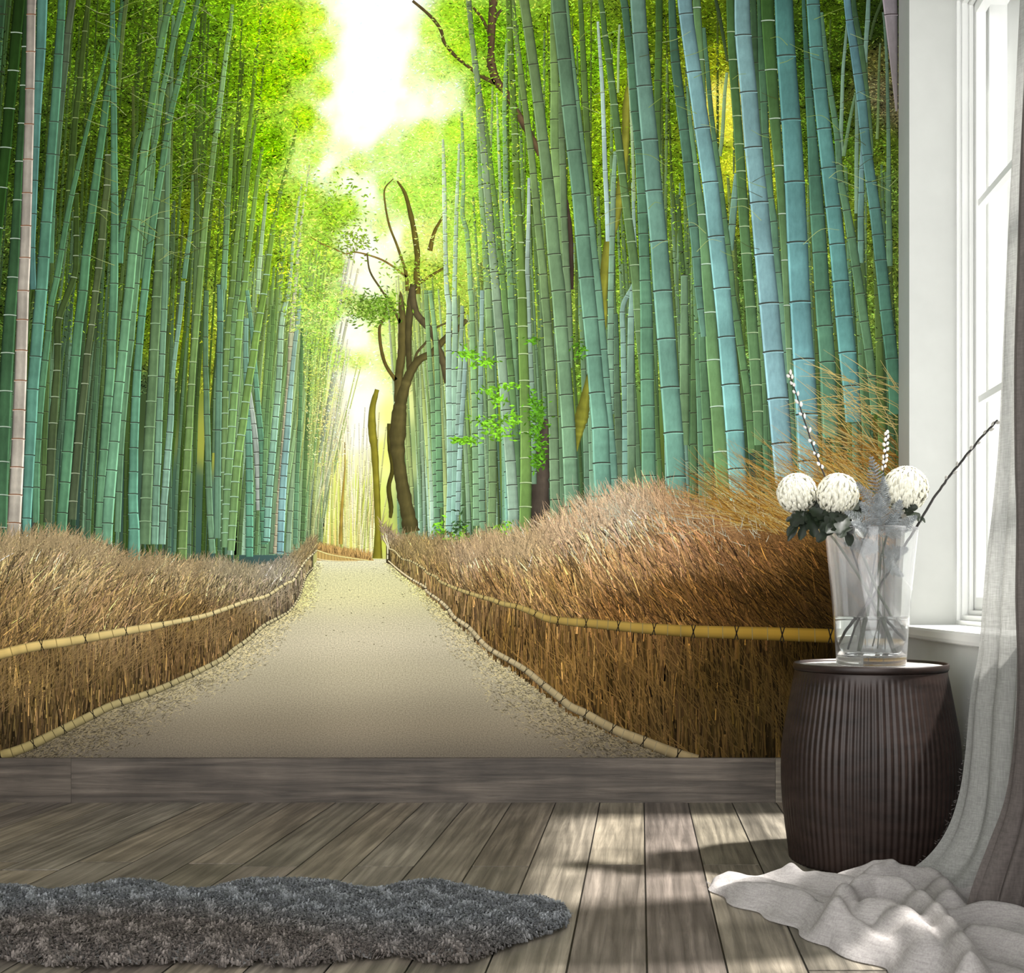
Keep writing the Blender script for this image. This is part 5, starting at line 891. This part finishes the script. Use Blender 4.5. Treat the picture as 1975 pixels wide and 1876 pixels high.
# pooled hem on the floor
pout = np.array([fl(*p) for p in [(1366,1706),(1400,1700),(1440,1702),(1500,1700),(1550,1704),(1600,1705),(1660,1706),(1700,1702),(1722,1700),(1780,1706),(1850,1712),(1960,1730),(1975,1745),(2100,1800),(2200,1900),(2150,1960),(1850,1960),(1760,1905),(1700,1872),(1640,1850),(1600,1835),(1560,1815),(1530,1795),(1500,1780),(1460,1765),(1420,1750),(1388,1733)]])
pout = np.array([[min(a, XW-.03), c] for a, c in pout]); hh = .0045
xs = np.arange(pout[:, 0].min()-.01, pout[:, 0].max()+.02, hh); ys = np.arange(pout[:, 1].min()-.01, pout[:, 1].max()+.02, hh); gx, gy = np.meshgrid(xs, ys)
sdst = np.where(inpoly(pout, gx, gy), 1, -1)*edist(pout, gx, gy); wob = .012*np.sin(gx*31+gy*17)*np.sin(gy*43-gx*12); ins = sdst+wob > 0
edg = np.clip((sdst+wob)/.07, 0, 1)**.55
H_ = .012*np.ones_like(gx)
def ridge(pp, h, w, sharp=1.5):
    """a fold of cloth running through floor points (given as x, y)"""
    global H_
    P = cr([(*fl(a, c_),) for a, c_ in pp], 8); d = np.full(gx.shape, 9.)
    for i in range(len(P)-1):
        a, c_ = P[i], P[i+1]; v = c_-a; t = np.clip(((gx-a[0])*v[0]+(gy-a[1])*v[1])/(v@v+1e-9), 0, 1); d = np.minimum(d, np.hypot(gx-a[0]-t*v[0], gy-a[1]-t*v[1]))
    H_ = np.log(np.exp(H_*90)+np.exp((.9*h*np.exp(-(d/w)**2)+.006)*90)-np.exp(.006*90)*.98)/90
ridge([(1372,1706),(1420,1704),(1480,1702),(1540,1710),(1600,1722),(1680,1740)], .046, .034)
ridge([(1395,1730),(1440,1738),(1500,1752),(1560,1778),(1600,1805),(1660,1835),(1720,1865)], .052, .034)
ridge([(1530,1708),(1565,1702),(1610,1703),(1660,1714),(1720,1722)], .082, .034)
ridge([(1420,1720),(1480,1726),(1540,1745),(1600,1765)], .030, .020)
ridge([(1600,1830),(1630,1790),(1680,1768),(1740,1780),(1790,1815),(1830,1860),(1870,1930)], .095, .042)
ridge([(1680,1810),(1720,1815),(1760,1850),(1780,1880)], .085, .06)
ridge([(1690,1728),(1740,1722),(1800,1738),(1830,1775)], .070, .045)
ridge([(1800,1800),(1850,1795),(1920,1785),(1990,1795)], .045, .03)
ridge([(1880,1830),(1930,1840),(2000,1860)], .050, .035)
ridge([(1820,1712),(1880,1735),(1960,1770)], .045, .04)
_s = -gx*.9+gy*.44; _t = gx*.44+gy*.9
H_ += .007*np.abs(np.sin(_t*30+1.6*np.sin(_s*9+1)+.8*np.sin(_s*17)))**1.4+.0035*np.sin(_t*61+2.4*np.sin(_s*13))+.0015*np.sin(_s*40+3*np.sin(_t*25))
H_ = np.maximum(H_, .004)*edg+.003
b = MB(); idx = -np.ones(gx.shape, int); ii, jj = np.nonzero(ins); idx[ii, jj] = np.arange(len(ii)); SD = sdst+wob; GY, GX = np.gradient(SD, hh); gn = np.hypot(GX, GY)+1e-6
_in = np.pad(ins, 1); bord = ins & ~(_in[:-2, 1:-1] & _in[2:, 1:-1] & _in[1:-1, :-2] & _in[1:-1, 2:] & _in[:-2, :-2] & _in[2:, 2:] & _in[:-2, 2:] & _in[2:, :-2]); mv = np.where(bord, np.minimum(SD, hh*1.5), 0)
PX, PY = gx-GX/gn*mv, gy-GY/gn*mv; b.v = [(PX[i, j], PY[i, j], H_[i, j] if not bord[i, j] else .003) for i, j in zip(ii, jj)]
q4 = ins[:-1, :-1] & ins[1:, :-1] & ins[:-1, 1:] & ins[1:, 1:]; qi, qj = np.nonzero(q4); b.f = list(map(tuple, np.stack([idx[qi, qj], idx[qi, qj+1], idx[qi+1, qj+1], idx[qi+1, qj]], 1)))
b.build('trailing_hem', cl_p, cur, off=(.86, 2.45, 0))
# frayed threads
b = MB(); rr = np.random.default_rng(5)
for i in range(150):
    t = rr.uniform(0, 1); j = rr.integers(0, len(A1)-3); a, c_ = (V3(at(*A1[10+j % 5])), V3(at(*A1[11+j % 5]))) if i % 2 else (V3((*fl(1366, 1706), .008)), V3((*fl(1400, 1735), .008)))
    p0 = a*(1-t)+c_*t; d = V3((-1, rr.normal(0, .5)-.2, rr.normal(0, .5))); d = unit(d)*rr.uniform(.004, .013); p2 = p0+d; p2[2] = max(p2[2], .002); b.tube([p0, (p0+p2)/2+rr.normal(0, .0015, 3), p2], .0003, 3)
b.build('frayed_edge', cl_p, cur, off=(.86, 2.45, 0))
# =================================================================== LIGHT
w = bpy.data.worlds.new('sky'); sc.world = w; w.use_nodes = True; bg = w.node_tree.nodes['Background']; bg.inputs[0].default_value = (1, .995, .98, 1); 
wn = w.node_tree.nodes; wl = w.node_tree.links; tcw = wn.new('ShaderNodeTexCoord'); sx_ = wn.new('ShaderNodeSeparateXYZ'); mw = wn.new('ShaderNodeMapRange')
mw.inputs['From Min'].default_value = .15; mw.inputs['From Max'].default_value = -.75; mw.inputs['To Min'].default_value = 1.25; mw.inputs['To Max'].default_value = 5.2   # the sky is brighter towards the open side of the room
wl.new(tcw.outputs['Generated'], sx_.inputs[0]); wl.new(sx_.outputs['Y'], mw.inputs['Value']); wl.new(mw.outputs[0], bg.inputs[1])
sun = bpy.data.lights.new('sun', 'SUN'); sun.energy = 15.0; sun.angle = math.radians(3.5); sun.color = (1, .97, .92); so = bpy.data.objects.new('sun', sun); COL.objects.link(so); so.location = (4, 3, 6)
from mathutils import Vector
so.rotation_euler = Vector((-1, -.06, -1.75)).to_track_quat('-Z', 'Y').to_euler()
cam = bpy.data.cameras.new('camera'); co = bpy.data.objects.new('camera', cam); COL.objects.link(co); co.location = (0, 0, H); co.rotation_euler = (math.pi/2, 0, 0)
cam.sensor_width = 36; cam.lens = 36*F/1975; cam.shift_x = -(CX-987.5)/1975; cam.shift_y = (CY-938)/1975; cam.clip_start = .02; sc.camera = co
vs_ = sc.view_settings; vs_.view_transform = 'Standard'; vs_.look = 'None'; vs_.gamma = 1; vs_.use_curve_mapping = False; vs_.exposure = 0
